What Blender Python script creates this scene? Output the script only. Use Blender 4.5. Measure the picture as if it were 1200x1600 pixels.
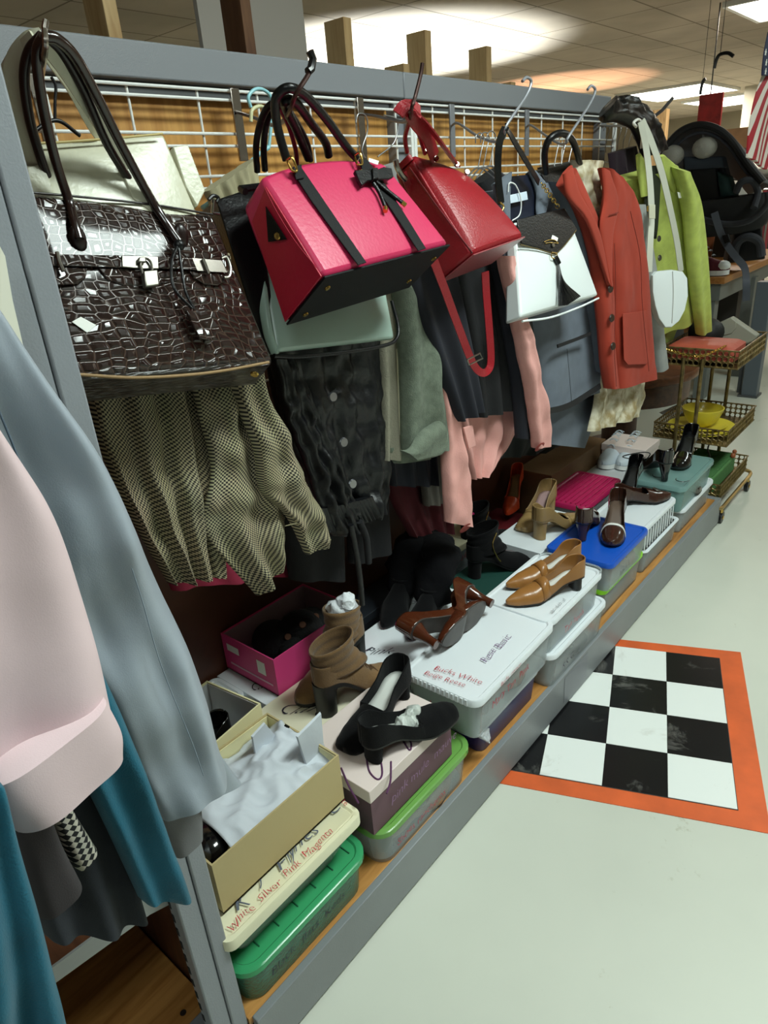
import bpy, bmesh, math, random
from mathutils import Vector, Matrix, noise, Euler
random.seed(7)
PI = math.pi
for o in list(bpy.data.objects): bpy.data.objects.remove(o)
sc = bpy.context.scene
COL = sc.collection

# ------------------------------------------------------------------ camera
CAM_Z = 1.5
FPX, YAW, PITCH, ROLL = 1074.0, .7297, .4266, .0799
_cy, _sy, _cp, _sp = math.cos(YAW), math.sin(YAW), math.cos(PITCH), math.sin(PITCH)
CAMP = Vector((0, 0, CAM_Z)); FWD = Vector((-_sy*_cp, _cy*_cp, -_sp)); _r = Vector((_cy, _sy, 0)); _d = FWD.cross(_r)
CR = _r*math.cos(ROLL) + _d*math.sin(ROLL); CD = -_r*math.sin(ROLL) + _d*math.cos(ROLL)
cam = bpy.data.cameras.new('camera'); co = bpy.data.objects.new('camera', cam); COL.objects.link(co)
cam.sensor_fit = 'VERTICAL'; cam.sensor_height = 32.0; cam.lens = FPX/1600*32.0
cam.clip_start = .02; cam.clip_end = 100
mw = Matrix(((CR.x, -CD.x, -FWD.x), (CR.y, -CD.y, -FWD.y), (CR.z, -CD.z, -FWD.z))).to_4x4()
mw.translation = Vector((0, 0, CAM_Z)); co.matrix_world = mw; co.location = (0, 0, CAM_Z)
sc.camera = co

# ------------------------------------------------------------------ world, light, exposure
w = bpy.data.worlds.new('room_air'); sc.world = w; w.use_nodes = True
w.node_tree.nodes['Background'].inputs[0].default_value = (.80, .84, .84, 1)
w.node_tree.nodes['Background'].inputs[1].default_value = .05
sc.view_settings.view_transform = 'Standard'; sc.view_settings.look = 'None'
sc.view_settings.exposure = 0.30; sc.view_settings.gamma = 1; sc.view_settings.use_curve_mapping = False
CEIL = 2.92
def area(name, loc, sx, sy, power, col=(1, 1, 1), rot=(0, 0, 0), spread=None):
    l = bpy.data.lights.new(name, 'AREA'); l.shape = 'RECTANGLE'; l.size = sx; l.size_y = sy; l.energy = power; l.color = col
    if spread: l.spread = spread
    o = bpy.data.objects.new(name, l); COL.objects.link(o); o.location = loc; o.rotation_euler = rot; return o
COOL = (.87, 1.0, .95); WARM = (1, .86, .66)
area('aisle_tube_light', (.35, 1.55, CEIL-.07), .5, 1.1, 62, COOL)
area('aisle_tube_light', (.35, -.9, CEIL-.07), .5, 1.1, 16, COOL)
area('aisle_tube_light', (.5, 5.2, CEIL-.07), .5, 1.1, 24, COOL)
area('hall_tube_light', (-2.13, 8.55, CEIL-.07), .5, 1.0, 30, WARM)
area('hall_tube_light', (-5.25, 15.0, CEIL-.07), 1.4, 1.4, 70, WARM)
area('hall_tube_light', (-5.15, 18.3, CEIL-.07), 1.4, 1.4, 70, WARM)
area('hall_tube_light', (1.6, 9.0, CEIL-.07), .6, 1.2, 26, WARM)

# ------------------------------------------------------------------ pixel rays: a point of the place at a chosen depth plane
def ray(u, v): return CR*(u-600) + CD*(v-800) + FWD*FPX
def P(u, v, x=None, y=None, z=None):
    d = ray(u, v)
    if isinstance(x, tuple):                      # a plane (point, normal)
        return d*((x[0]-CAMP).dot(x[1])/d.dot(x[1])) + CAMP
    t = x/d.x if x is not None else (y/d.y if y is not None else (z-CAM_Z)/d.z)
    return d*t + Vector((0, 0, CAM_Z))

# ------------------------------------------------------------------ materials
def lin(c):
    return tuple(((x/255)/12.92 if x/255 <= .04045 else ((x/255+.055)/1.055)**2.4) for x in c) + (1,)
MATS = {}
def M(name, col, rough=.6, metal=0, bump=None, var=None, coat=0, sheen=0, col2=None, trans=0, alpha=None, spec=.5, uv=False, kind='noise', emit=None):
    if name in MATS: return MATS[name]
    m = bpy.data.materials.new(name); m.use_nodes = True; N = m.node_tree.nodes; K = m.node_tree.links
    b = N['Principled BSDF']; b.inputs['Base Color'].default_value = lin(col); b.inputs['Roughness'].default_value = rough
    b.inputs['Metallic'].default_value = metal; b.inputs['Coat Weight'].default_value = coat; b.inputs['Coat Roughness'].default_value = .12
    b.inputs['Sheen Weight'].default_value = sheen; b.inputs['Transmission Weight'].default_value = trans
    b.inputs['Specular IOR Level'].default_value = spec
    tc = N.new('ShaderNodeTexCoord'); src = tc.outputs['UV' if uv else 'Object']
    if var:
        n = N.new('ShaderNodeTexNoise'); n.inputs['Scale'].default_value = var[0]; n.inputs['Detail'].default_value = 5; K.new(src, n.inputs['Vector'])
        r = N.new('ShaderNodeValToRGB'); r.color_ramp.elements[0].position = .35; r.color_ramp.elements[1].position = .65
        K.new(n.outputs['Fac'], r.inputs[0]); c2 = col2 or tuple(max(0, x*(1-var[1])) for x in col)
        r.color_ramp.elements[0].color = lin(c2); r.color_ramp.elements[1].color = lin(col); K.new(r.outputs[0], b.inputs['Base Color'])
    if bump:
        n = N.new('ShaderNodeTexNoise' if kind == 'noise' else 'ShaderNodeTexVoronoi'); n.inputs['Scale'].default_value = bump[0]
        if kind == 'noise': n.inputs['Detail'].default_value = 4
        K.new(src, n.inputs['Vector']); bp = N.new('ShaderNodeBump'); bp.inputs['Strength'].default_value = bump[1]; bp.inputs['Distance'].default_value = .004
        K.new(n.outputs[0], bp.inputs['Height']); K.new(bp.outputs[0], b.inputs['Normal'])
    if alpha is not None:
        mix = N.new('ShaderNodeMixShader'); tr = N.new('ShaderNodeBsdfTransparent'); tr.inputs[0].default_value = lin(tuple(200+x*.2 for x in col))
        mix.inputs[0].default_value = alpha; out = N['Material Output']; K.new(tr.outputs[0], mix.inputs[1]); K.new(b.outputs[0], mix.inputs[2]); K.new(mix.outputs[0], out.inputs[0])
    if emit:
        b.inputs['Emission Color'].default_value = lin(col); b.inputs['Emission Strength'].default_value = emit
    MATS[name] = m; return m

def wood(name, c1, c2, scale=6, rough=.45, axis=(1, 9, 9), coat=.1):
    m = bpy.data.materials.new(name); m.use_nodes = True; N = m.node_tree.nodes; K = m.node_tree.links; b = N['Principled BSDF']
    tc = N.new('ShaderNodeTexCoord'); mp = N.new('ShaderNodeMapping'); mp.inputs['Scale'].default_value = axis; K.new(tc.outputs['Object'], mp.inputs[0])
    n = N.new('ShaderNodeTexNoise'); n.inputs['Scale'].default_value = scale; n.inputs['Detail'].default_value = 8; n.inputs['Distortion'].default_value = .6
    K.new(mp.outputs[0], n.inputs['Vector']); r = N.new('ShaderNodeValToRGB'); r.color_ramp.elements[0].position = .3; r.color_ramp.elements[1].position = .7
    r.color_ramp.elements[0].color = lin(c1); r.color_ramp.elements[1].color = lin(c2); K.new(n.outputs[0], r.inputs[0]); K.new(r.outputs[0], b.inputs['Base Color'])
    b.inputs['Roughness'].default_value = rough; b.inputs['Coat Weight'].default_value = coat; MATS[name] = m; return m

def check_mat(name, light, dark, cell, houndstooth=False):
    m = bpy.data.materials.new(name); m.use_nodes = True; N = m.node_tree.nodes; K = m.node_tree.links; b = N['Principled BSDF']
    tc = N.new('ShaderNodeTexCoord'); mp = N.new('ShaderNodeMapping'); mp.inputs['Scale'].default_value = (1/cell, 1/cell, 1)
    if houndstooth: mp.inputs['Rotation'].default_value = (0, 0, .7)
    K.new(tc.outputs['UV'], mp.inputs[0]); ck = N.new('ShaderNodeTexChecker'); ck.inputs['Scale'].default_value = 1
    ck.inputs[1].default_value = lin(light); ck.inputs[2].default_value = lin(dark); K.new(mp.outputs[0], ck.inputs['Vector'])
    n = N.new('ShaderNodeTexNoise'); n.inputs['Scale'].default_value = 3; mx = N.new('ShaderNodeMix'); mx.data_type = 'RGBA'; mx.blend_type = 'MULTIPLY'
    mx.inputs[0].default_value = .25; K.new(ck.outputs[0], mx.inputs[6]); K.new(n.outputs['Color'], mx.inputs[7]); K.new(mx.outputs[2], b.inputs['Base Color'])
    b.inputs['Roughness'].default_value = .85; MATS[name] = m; return m

def croc_mat(name):
    m = bpy.data.materials.new(name); m.use_nodes = True; N = m.node_tree.nodes; K = m.node_tree.links; b = N['Principled BSDF']
    tc = N.new('ShaderNodeTexCoord'); mp = N.new('ShaderNodeMapping'); mp.inputs['Scale'].default_value = (62, 84, 1); K.new(tc.outputs['UV'], mp.inputs[0])
    n0 = N.new('ShaderNodeTexNoise'); n0.inputs['Scale'].default_value = 9; K.new(tc.outputs['UV'], n0.inputs['Vector'])
    ad = N.new('ShaderNodeMix'); ad.data_type = 'VECTOR'; ad.blend_type = 'ADD' if hasattr(ad, 'blend_type') else 'MIX'
    va = N.new('ShaderNodeVectorMath'); va.operation = 'MULTIPLY_ADD'; va.inputs[1].default_value = (4, 4, 0); K.new(n0.outputs['Color'], va.inputs[0]); K.new(mp.outputs[0], va.inputs[2])
    N.remove(ad)
    v = N.new('ShaderNodeTexVoronoi'); v.feature = 'DISTANCE_TO_EDGE'; v.inputs['Scale'].default_value = 1; v.inputs['Randomness'].default_value = .42; K.new(va.outputs[0], v.inputs['Vector'])
    r = N.new('ShaderNodeValToRGB'); r.color_ramp.elements[0].position = .0; r.color_ramp.elements[1].position = .07
    r.color_ramp.elements[0].color = lin((74, 56, 47)); r.color_ramp.elements[1].color = lin((38, 24, 21)); K.new(v.outputs[0], r.inputs[0]); K.new(r.outputs[0], b.inputs['Base Color'])
    r2 = N.new('ShaderNodeValToRGB'); r2.color_ramp.interpolation = 'EASE'; r2.color_ramp.elements[1].position = .38; K.new(v.outputs[0], r2.inputs[0])
    bp = N.new('ShaderNodeBump'); bp.inputs['Strength'].default_value = .8; bp.inputs['Distance'].default_value = .003; K.new(r2.outputs[0], bp.inputs['Height']); K.new(bp.outputs[0], b.inputs['Normal'])
    b.inputs['Roughness'].default_value = .2; b.inputs['Coat Weight'].default_value = .4; b.inputs['Coat Roughness'].default_value = .08
    MATS[name] = m; return m

# ------------------------------------------------------------------ mesh building
class MB:
    def __init__(s): s.v = []; s.f = []; s.uv = {}
    def add(s, vs, fs, uvs=None):
        o = len(s.v); s.v += [Vector(p) for p in vs]
        for i, f in enumerate(fs):
            s.f.append(tuple(o+k for k in f))
        if uvs:
            for i, q in enumerate(uvs): s.uv[o+i] = q
        return s
    def box(s, a, b):
        x0, y0, z0 = a; x1, y1, z1 = b
        return s.add([(x0,y0,z0),(x1,y0,z0),(x1,y1,z0),(x0,y1,z0),(x0,y0,z1),(x1,y0,z1),(x1,y1,z1),(x0,y1,z1)],
                     [(0,3,2,1),(4,5,6,7),(0,1,5,4),(1,2,6,5),(2,3,7,6),(3,0,4,7)])
    def hexa(s, F, B):     # F, B = front/back quads TL,TR,BR,BL
        return s.add(list(F)+list(B), [(0,3,2,1),(4,5,6,7),(0,1,5,4),(1,2,6,5),(2,3,7,6),(3,0,4,7)])
    def rings(s, R, cap=True, closed=True):
        n = len(R[0]); vs = [p for r in R for p in r]; fs = []
        for i in range(len(R)-1):
            for j in range(n if closed else n-1):
                k = (j+1) % n; fs.append((i*n+j, i*n+k, (i+1)*n+k, (i+1)*n+j))
        if cap and closed:
            fs.append(tuple(range(n-1, -1, -1))); m = (len(R)-1)*n; fs.append(tuple(m+j for j in range(n)))
        return s.add(vs, fs)
    def tube(s, pts, r, n=8, cap=True, flat=None):
        pts = [Vector(p) for p in pts]; R = []; up = None
        for i, p in enumerate(pts):
            t = (pts[min(i+1, len(pts)-1)] - pts[max(i-1, 0)]).normalized()
            if up is None:
                up = Vector((0, 0, 1)) if abs(t.z) < .9 else Vector((1, 0, 0))
                if flat is not None: up = Vector(flat)
            a = t.cross(up)
            if a.length < 1e-6: a = t.orthogonal()
            a.normalize(); b = a.cross(t).normalized(); up = b
            rr = r[i] if isinstance(r, (list, tuple)) and not isinstance(r, tuple) else r
            ra, rb = (rr if isinstance(rr, tuple) else (rr, rr))
            R.append([p + a*ra*math.cos(2*PI*k/n) + b*rb*math.sin(2*PI*k/n) for k in range(n)])
        return s.rings(R, cap)
    def lathe(s, prof, c=(0, 0, 0), n=24, cap=True):
        c = Vector(c); return s.rings([[c+Vector((r*math.cos(2*PI*k/n), r*math.sin(2*PI*k/n), z)) for k in range(n)] for r, z in prof], cap)
    def disc(s, c, nrm, r, h, n=16):
        c = Vector(c); nrm = Vector(nrm).normalized(); a = nrm.orthogonal().normalized(); b = nrm.cross(a)
        return s.rings([[c+nrm*z+(a*math.cos(2*PI*k/n)+b*math.sin(2*PI*k/n))*q for k in range(n)] for q, z in ((r*.9, 0), (r, h*.4), (r*.85, h))])
    def ball(s, c, r, n=14, sq=(1, 1, 1)):
        c = Vector(c)
        return s.rings([[c+Vector((sq[0]*r*math.sin(t)*math.cos(2*PI*k/n), sq[1]*r*math.sin(t)*math.sin(2*PI*k/n), sq[2]*r*math.cos(t))) for k in range(n)] for t in [PI*(i+.02)/(n//2+.04) for i in range(n//2+1)]])
    def prism(s, poly, off):
        n = len(poly); off = Vector(off); a = [Vector(p) for p in poly]
        return s.add(a+[p+off for p in a], [tuple(range(n)), tuple(range(2*n-1, n-1, -1))]+[(i, i+n, (i+1) % n+n, (i+1) % n) for i in range(n)])

def off_of(p):
    o = Vector((0, 0, 0))
    while p: o += p.location; p = p.parent
    return o
def emit(name, mb, mat, parent=None, bevel=0, smooth=35, sub=0, solid=0, local=False):
    vs = mb.v
    if parent is not None: off = Vector((0, 0, 0)) if local else off_of(parent); loc = Vector((0, 0, 0))
    else:
        lo = Vector((min(v.x for v in vs), min(v.y for v in vs), min(v.z for v in vs))); hi = Vector((max(v.x for v in vs), max(v.y for v in vs), 0))
        off = Vector(((lo.x+hi.x)/2, (lo.y+hi.y)/2, lo.z)); loc = off
    me = bpy.data.meshes.new(name); me.from_pydata([v-off for v in vs], [], mb.f)
    bm = bmesh.new(); bm.from_mesh(me)
    if mb.uv:
        ul = bm.loops.layers.uv.new('UVMap'); bm.verts.ensure_lookup_table()
        for f in bm.faces:
            for l in f.loops: l[ul].uv = mb.uv.get(l.vert.index, (0, 0))
    else: bmesh.ops.remove_doubles(bm, verts=bm.verts, dist=1e-5)
    bmesh.ops.recalc_face_normals(bm, faces=bm.faces); bm.to_mesh(me); bm.free()
    if smooth:
        for p in me.polygons: p.use_smooth = True
        me.set_sharp_from_angle(angle=math.radians(smooth))
    me.materials.append(mat); o = bpy.data.objects.new(name, me); COL.objects.link(o); o.location = loc
    if parent is not None: o.parent = parent
    if solid:
        md = o.modifiers.new('s', 'SOLIDIFY'); md.thickness = solid; md.offset = 0
    if bevel:
        md = o.modifiers.new('b', 'BEVEL'); md.width = bevel; md.segments = 2; md.limit_method = 'ANGLE'; md.angle_limit = .6
    if sub:
        md = o.modifiers.new('u', 'SUBSURF'); md.levels = sub; md.render_levels = sub
    return o
def thing(name, loc, label, cat, group=None):
    o = bpy.data.objects.new(name, None); COL.objects.link(o); o.location = loc; o.empty_display_size = .05
    o['label'] = label; o['category'] = cat
    if group: o['group'] = group
    return o
def tag(o, label, cat, group=None, kind=None):
    o['label'] = label; o['category'] = cat
    if group: o['group'] = group
    if kind: o['kind'] = kind
    return o
def struct(name, mb, mat, bevel=0):
    o = emit(name, mb, mat, bevel=bevel); o['kind'] = 'structure'; return o
def dup(root, label=None, group=None):
    def cp(o, par):
        c = o.copy(); COL.objects.link(c)
        if par: c.parent = par
        for ch in [k for k in bpy.data.objects if k.parent == o]: cp(ch, c)
        return c
    r = cp(root, None)
    if label: r['label'] = label
    if group: r['group'] = group
    return r

def crv(pts, m):      # Catmull-Rom through pts, m samples
    pts = [Vector(p) for p in pts]; n = len(pts)
    if n == 1: return [pts[0].copy() for _ in range(m)]
    if n == 2: return [pts[0].lerp(pts[1], i/(m-1)) for i in range(m)]
    out = []
    for i in range(m):
        t = i/(m-1)*(n-1); k = min(int(t), n-2); f = t-k
        p1, p2 = pts[k], pts[k+1]; p0 = pts[k-1] if k > 0 else p1*2-p2; p3 = pts[k+2] if k+2 < n else p2*2-p1
        out.append(.5*((2*p1)+(-p0+p2)*f+(2*p0-5*p1+4*p2-p3)*f*f+(-p0+3*p1-3*p2+p3)*f**3))
    return out
def pts_of(L, x):
    return [P(q[0], q[1], x=(q[2] if len(q) > 2 else x)) if not isinstance(q, Vector) else q for q in L]
def cloth(name, L, R, mat, parent, x=-1., th=.03, n=40, m=50, folds=(), crumple=0., cs=14., bulge=.5, seed=0, hem=0., smooth=60, back=None):
    """A hanging piece of fabric between its left and right edge, with real thickness, drapery folds and a hollow back."""
    A = crv(pts_of(L, x), m); B = crv(pts_of(R, x), m); mb = MB(); F = []; K = []; U = []
    if back is None: back = th*.6
    tl = 0
    for i in range(m):
        a, b = A[i], B[i]; i0, i1 = max(i-1, 0), min(i+1, m-1)
        dn = (A[i1]+B[i1])-(A[i0]+B[i0]); ac = b-a
        N = ac.cross(dn)
        if N.length < 1e-9: N = Vector((1, 0, 0))
        N.normalize()
        if N.x < 0 and abs(N.x) > .05: N = -N
        t = i/(m-1)
        if i: tl += ((A[i]+B[i])/2-(A[i-1]+B[i-1])/2).length
        W = ac.length
        for j in range(n):
            s = j/(n-1); e = max(0, 1-abs(2*s-1)**4)**bulge; q = a.lerp(b, s); d = 0
            for (fr, am, ph, dr) in folds: d += am*math.sin(2*PI*fr*s+ph+dr*t)*(.35+.65*t)
            if crumple: d += crumple*(noise.noise(Vector((q.y, q.z, q.x))*cs+Vector((seed, seed, 0))) + .5*noise.noise(Vector((q.y*2.3, q.z*1.4, seed))*cs))
            F.append(q+N*(th*e*.5+d*(.4+.6*e))+Vector((0, 0, hem*math.sin(2*PI*2.5*s+seed)*max(0, t*6-5)))); K.append(q+N*(-back*e*.5+d*.6*e-.002)); U.append((s*W, tl))
    vs = []; uv = []
    for i in range(m):
        vs += F[i*n:(i+1)*n]+K[i*n:(i+1)*n][::-1]; uv += U[i*n:(i+1)*n]+U[i*n:(i+1)*n][::-1]
    c = 2*n; fs = []
    for i in range(m-1):
        for j in range(c):
            k = (j+1) % c; fs.append((i*c+j, i*c+k, (i+1)*c+k, (i+1)*c+j))
    for i in (0, m-1):
        for j in range(n-1): fs.append((i*c+j, i*c+j+1, i*c+c-2-j, i*c+c-1-j))
    mb.add(vs, fs, uv)
    return emit(name, mb, mat, parent, smooth=smooth)
def plane(pts, off=0):
    n = (pts[1]-pts[0]).cross(pts[2]-pts[0]).normalized()
    if n.dot(CAMP-pts[0]) < 0: n = -n
    return (pts[0]+n*off, n)
def patch(name, poly, x, mat, parent, th=.004, up=.0):     # a flat traced patch of fabric or leather with thickness
    if isinstance(x, tuple):
        a = [P(q[0], q[1], x=x) for q in poly]; mb = MB().prism(a, x[1]*th); return emit(name, mb, mat, parent, bevel=min(.0015, th*.4), smooth=40)
    a = [P(q[0], q[1], x=(q[2] if len(q) > 2 else x)) for q in poly]
    mb = MB().prism(a, Vector((th, 0, 0))); return emit(name, mb, mat, parent, bevel=min(.0015, th*.4), smooth=40)
def buttons(pp, x, mat, parent, r=.011, name='button', nrm=(1, -.15, .1)):
    for u, v in pp: emit(name, MB().disc(P(u, v, x=x), nrm, r, .005), mat, parent)
def stroke(name, pix, x, r, mat, parent, n=8, m=None, flat=None, curve=True):
    p = pts_of(pix, x)
    if curve: p = crv(p, m or len(p)*8)
    return emit(name, MB().tube(p, r, n, flat=flat), mat, parent, smooth=60)
def softbox(name, F, dv, mat, parent, n=16, m=14, bulge=.006, bevel=.01, taper=1.0, top=None, smooth=50):
    # leather body: front quad F (TL,TR,BR,BL points), depth vector dv
    TL, TR, BR, BL = F; N = plane(F)[1]; mb = MB(); dv = Vector(dv); fr = []; bk = []; uv = []
    W = (TR-TL).length; Hh = (BL-TL).length; c = (TL+TR+BR+BL)/4
    for i in range(m):
        t = i/(m-1)
        for j in range(n):
            s = j/(n-1); p = TL.lerp(TR, s).lerp(BL.lerp(BR, s), t)
            if top: p = p+(TL-BL).normalized()*top*(1-(2*s-1)**2)*(1-t)
            b = math.sin(PI*s)**.6*math.sin(PI*t)**.6*bulge; fr.append(p+N*b); q = p+dv*(taper+(1-taper)*t); bk.append(q-N*b*.5); uv.append((s*W, t*Hh))
    vs = fr+bk; k = n*m; fs = []
    for i in range(m-1):
        for j in range(n-1):
            a = i*n+j; fs.append((a, a+n, a+n+1, a+1)); fs.append((k+a, k+a+1, k+a+n+1, k+a+n))
    bd = [j for j in range(n)]+[i*n+n-1 for i in range(1, m)]+[(m-1)*n+j for j in range(n-2, -1, -1)]+[i*n for i in range(m-2, 0, -1)]
    for a, b in zip(bd, bd[1:]+bd[:1]): fs.append((a, b, k+b, k+a))
    mb.add(vs, fs, uv+[(u+.3, v+.2) for u, v in uv])
    return emit(name, mb, mat, parent, bevel=bevel, smooth=smooth)
def strap(name, pix, x, w, th, mat, parent, face=(1, -.6, .2), m=None):
    p = crv(pts_of(pix, x), m or len(pix)*10); R = []
    for i, q in enumerate(p):
        t = (p[min(i+1, len(p)-1)]-p[max(i-1, 0)]).normalized(); f = Vector(face); a = t.cross(f).normalized(); b = a.cross(t).normalized()
        R.append([q+a*w/2+b*th/2, q+a*w/2-b*th/2, q-a*w/2-b*th/2, q-a*w/2+b*th/2])
    return emit(name, MB().rings(R), mat, parent, smooth=30)

def writing(name, txt, mat, parent, org, xd, yd, size, thick=.0006, jit=.03, shear=.15):
    cu = bpy.data.curves.new('t', 'FONT'); cu.body = txt; cu.size = size; cu.shear = shear; cu.resolution_u = 3; cu.offset = -.014*size
    o = bpy.data.objects.new('t', cu); COL.objects.link(o); dg = bpy.context.evaluated_depsgraph_get(); dg.update()
    me = bpy.data.meshes.new_from_object(o.evaluated_get(dg)); bpy.data.objects.remove(o)
    xd = Vector(xd).normalized(); yd = Vector(yd); yd = (yd-xd*yd.dot(xd)).normalized(); nn = xd.cross(yd); org = Vector(org); off = off_of(parent)
    for v in me.vertices:
        a, b = v.co.x, v.co.y; k = size*jit*2.5
        a2 = a+k*noise.noise(Vector((a/size*1.3, b/size*1.3, 3))); b2 = b+k*2*noise.noise(Vector((a/size*.9, b/size*.4, 9)))
        v.co = org+xd*a2+yd*b2+nn*thick-off
    me.materials.clear(); me.materials.append(mat); r = bpy.data.objects.new(name, me); COL.objects.link(r); r.parent = parent
    return r
# ------------------------------------------------------------------ palette
GREY = M('grey_powder_coat', (130, 133, 138), .45, bump=(400, .12)); GREYD = M('dark_grey_steel', (78, 80, 82), .5, bump=(300, .1))
OAK = wood('oak_laminate', (150, 98, 46), (205, 150, 84), 5, .4, axis=(9, 1, 9)); OAKV = wood('oak_back_panel', (170, 116, 52), (212, 160, 88), 4, .45, axis=(1, 9, .8))
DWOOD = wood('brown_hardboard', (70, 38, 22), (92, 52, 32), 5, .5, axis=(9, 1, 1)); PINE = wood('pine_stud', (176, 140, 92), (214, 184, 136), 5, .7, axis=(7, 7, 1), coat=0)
WIRE = M('white_wire', (240, 241, 238), .4); CHROME = M('chrome', (200, 200, 200), .18, 1); NICKEL = M('dull_nickel', (176, 168, 160), .25, 1); GOLD = M('gold_metal', (200, 160, 80), .25, 1)
BRASS = M('aged_brass', (142, 122, 78), .38, .8, var=(30, .3)); HOOKG = M('grey_hook_steel', (140, 142, 148), .4, .4); BLKP = M('black_plastic', (16, 16, 18), .35)
WHITE = M('white_plastic', (225, 230, 230), .35); BLK = M('black_fabric', (14, 14, 18), .8, bump=(500, .25)); BLKL = M('black_leather', (9, 9, 11), .36, bump=(220, .2), spec=.4)
TAGW = M('price_sticker', (238, 238, 232), .6); CREAM = M('cream_card', (222, 216, 190), .7)
RED_INK = M('red_marker', (190, 40, 60), .6); BLK_INK = M('black_marker', (40, 40, 55), .6); PUR = M('purple_print', (88, 46, 84), .6)

# ------------------------------------------------------------------ room
def floor_mat():
    m = M('painted_concrete', (210, 213, 200), .42, var=(1.1, .06), bump=(25, .05)); N = m.node_tree.nodes; K = m.node_tree.links; b = N['Principled BSDF']
    src = b.inputs['Base Color'].links[0].from_socket; tc = [k for k in N if k.type == 'TEX_COORD'][0]
    n = N.new('ShaderNodeTexNoise'); n.inputs['Scale'].default_value = 7; n.inputs['Detail'].default_value = 12; n.inputs['Roughness'].default_value = .75; K.new(tc.outputs['Object'], n.inputs[0])
    r = N.new('ShaderNodeValToRGB'); r.color_ramp.elements[0].position = .27; r.color_ramp.elements[1].position = .36; r.color_ramp.elements[0].color = (.62, .58, .48, 1); r.color_ramp.elements[1].color = (1, 1, 1, 1)
    K.new(n.outputs[0], r.inputs[0]); mx = N.new('ShaderNodeMix'); mx.data_type = 'RGBA'; mx.blend_type = 'MULTIPLY'; mx.inputs[0].default_value = 1
    K.new(src, mx.inputs[6]); K.new(r.outputs[0], mx.inputs[7]); K.new(mx.outputs[2], b.inputs['Base Color']); return m
struct('floor', MB().box((-12, -3, -.1), (5, 24, 0)), floor_mat())
def ceil_mat():
    m = M('ceiling_tile', (196, 186, 170), .9, bump=(90, .3), var=(1.2, .10)); N = m.node_tree.nodes; K = m.node_tree.links; b = N['Principled BSDF']
    src = b.inputs['Base Color'].links[0].from_socket; tc = [k for k in N if k.type == 'TEX_COORD'][0]
    br = N.new('ShaderNodeTexBrick'); br.offset = 0; br.inputs['Scale'].default_value = 1; br.inputs['Brick Width'].default_value = .61; br.inputs['Row Height'].default_value = 1.115
    br.inputs['Mortar Size'].default_value = .010; br.inputs['Color1'].default_value = (1, 1, 1, 1); br.inputs['Color2'].default_value = (.9, .89, .87, 1); br.inputs['Mortar'].default_value = (.42, .40, .36, 1)
    mp = N.new('ShaderNodeMapping'); mp.inputs['Location'].default_value = (3.5+.22+.61*8, -10.5-.0, 0); K.new(tc.outputs['Object'], mp.inputs[0]); K.new(mp.outputs[0], br.inputs[0])
    mx = N.new('ShaderNodeMix'); mx.data_type = 'RGBA'; mx.blend_type = 'MULTIPLY'; mx.inputs[0].default_value = 1; K.new(src, mx.inputs[6]); K.new(br.outputs[0], mx.inputs[7]); K.new(mx.outputs[2], b.inputs['Base Color']); return m
struct('ceiling', MB().box((-12, -3, CEIL), (5, 24, CEIL+.1)), ceil_mat())
WALLM = M('beige_painted_wall', (150, 142, 122), .8, var=(.8, .08))
struct('wall_left', MB().box((-12.1, -3, 0), (-12, 24, CEIL)), M('dim_left_wall', (120, 112, 100), .8))
struct('wall_far', MB().box((-12, 22, 0), (5, 22.1, CEIL)), WALLM)
struct('wall_right', MB().box((4.9, -3, 0), (5, 24, CEIL)), M('right_wall', (190, 188, 178), .8))
struct('trim_1', MB().box((-12, -3, 2.42), (-11.93, 24, 2.62)), M('maroon_band', (78, 26, 26), .6))

def troffer(x, y, sx, sy, label):
    t = thing('ceiling_light', (x, y, CEIL-.05), label, 'ceiling light', 'recessed ceiling lights')
    f = MB(); 
    for a, b in (((-sx/2-.04, -sy/2-.04), (-sx/2, sy/2+.04)), ((sx/2, -sy/2-.04), (sx/2+.04, sy/2+.04)), ((-sx/2, -sy/2-.04), (sx/2, -sy/2)), ((-sx/2, sy/2), (sx/2, sy/2+.04))):
        f.box((x+a[0], y+a[1], CEIL-.045), (x+b[0], y+b[1], CEIL-.002))
    emit('frame', f, WHITE, t)
    emit('diffuser', MB().box((x-sx/2, y-sy/2, CEIL-.04), (x+sx/2, y+sy/2, CEIL-.02)), M('lit_diffuser', (255, 250, 240), .5, emit=9.0), t)
troffer(-2.13, 8.6, .61, 1.115, 'rectangular ceiling light at the top right edge of the ceiling, cut by the frame')
troffer(-5.25, 15.0, 1.5, 2.0, 'oval-looking ceiling light above the lime jacket, left of the two far lights')
troffer(-5.15, 18.3, 1.5, 2.2, 'far ceiling light beside the flag, right of the two far lights')

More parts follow.
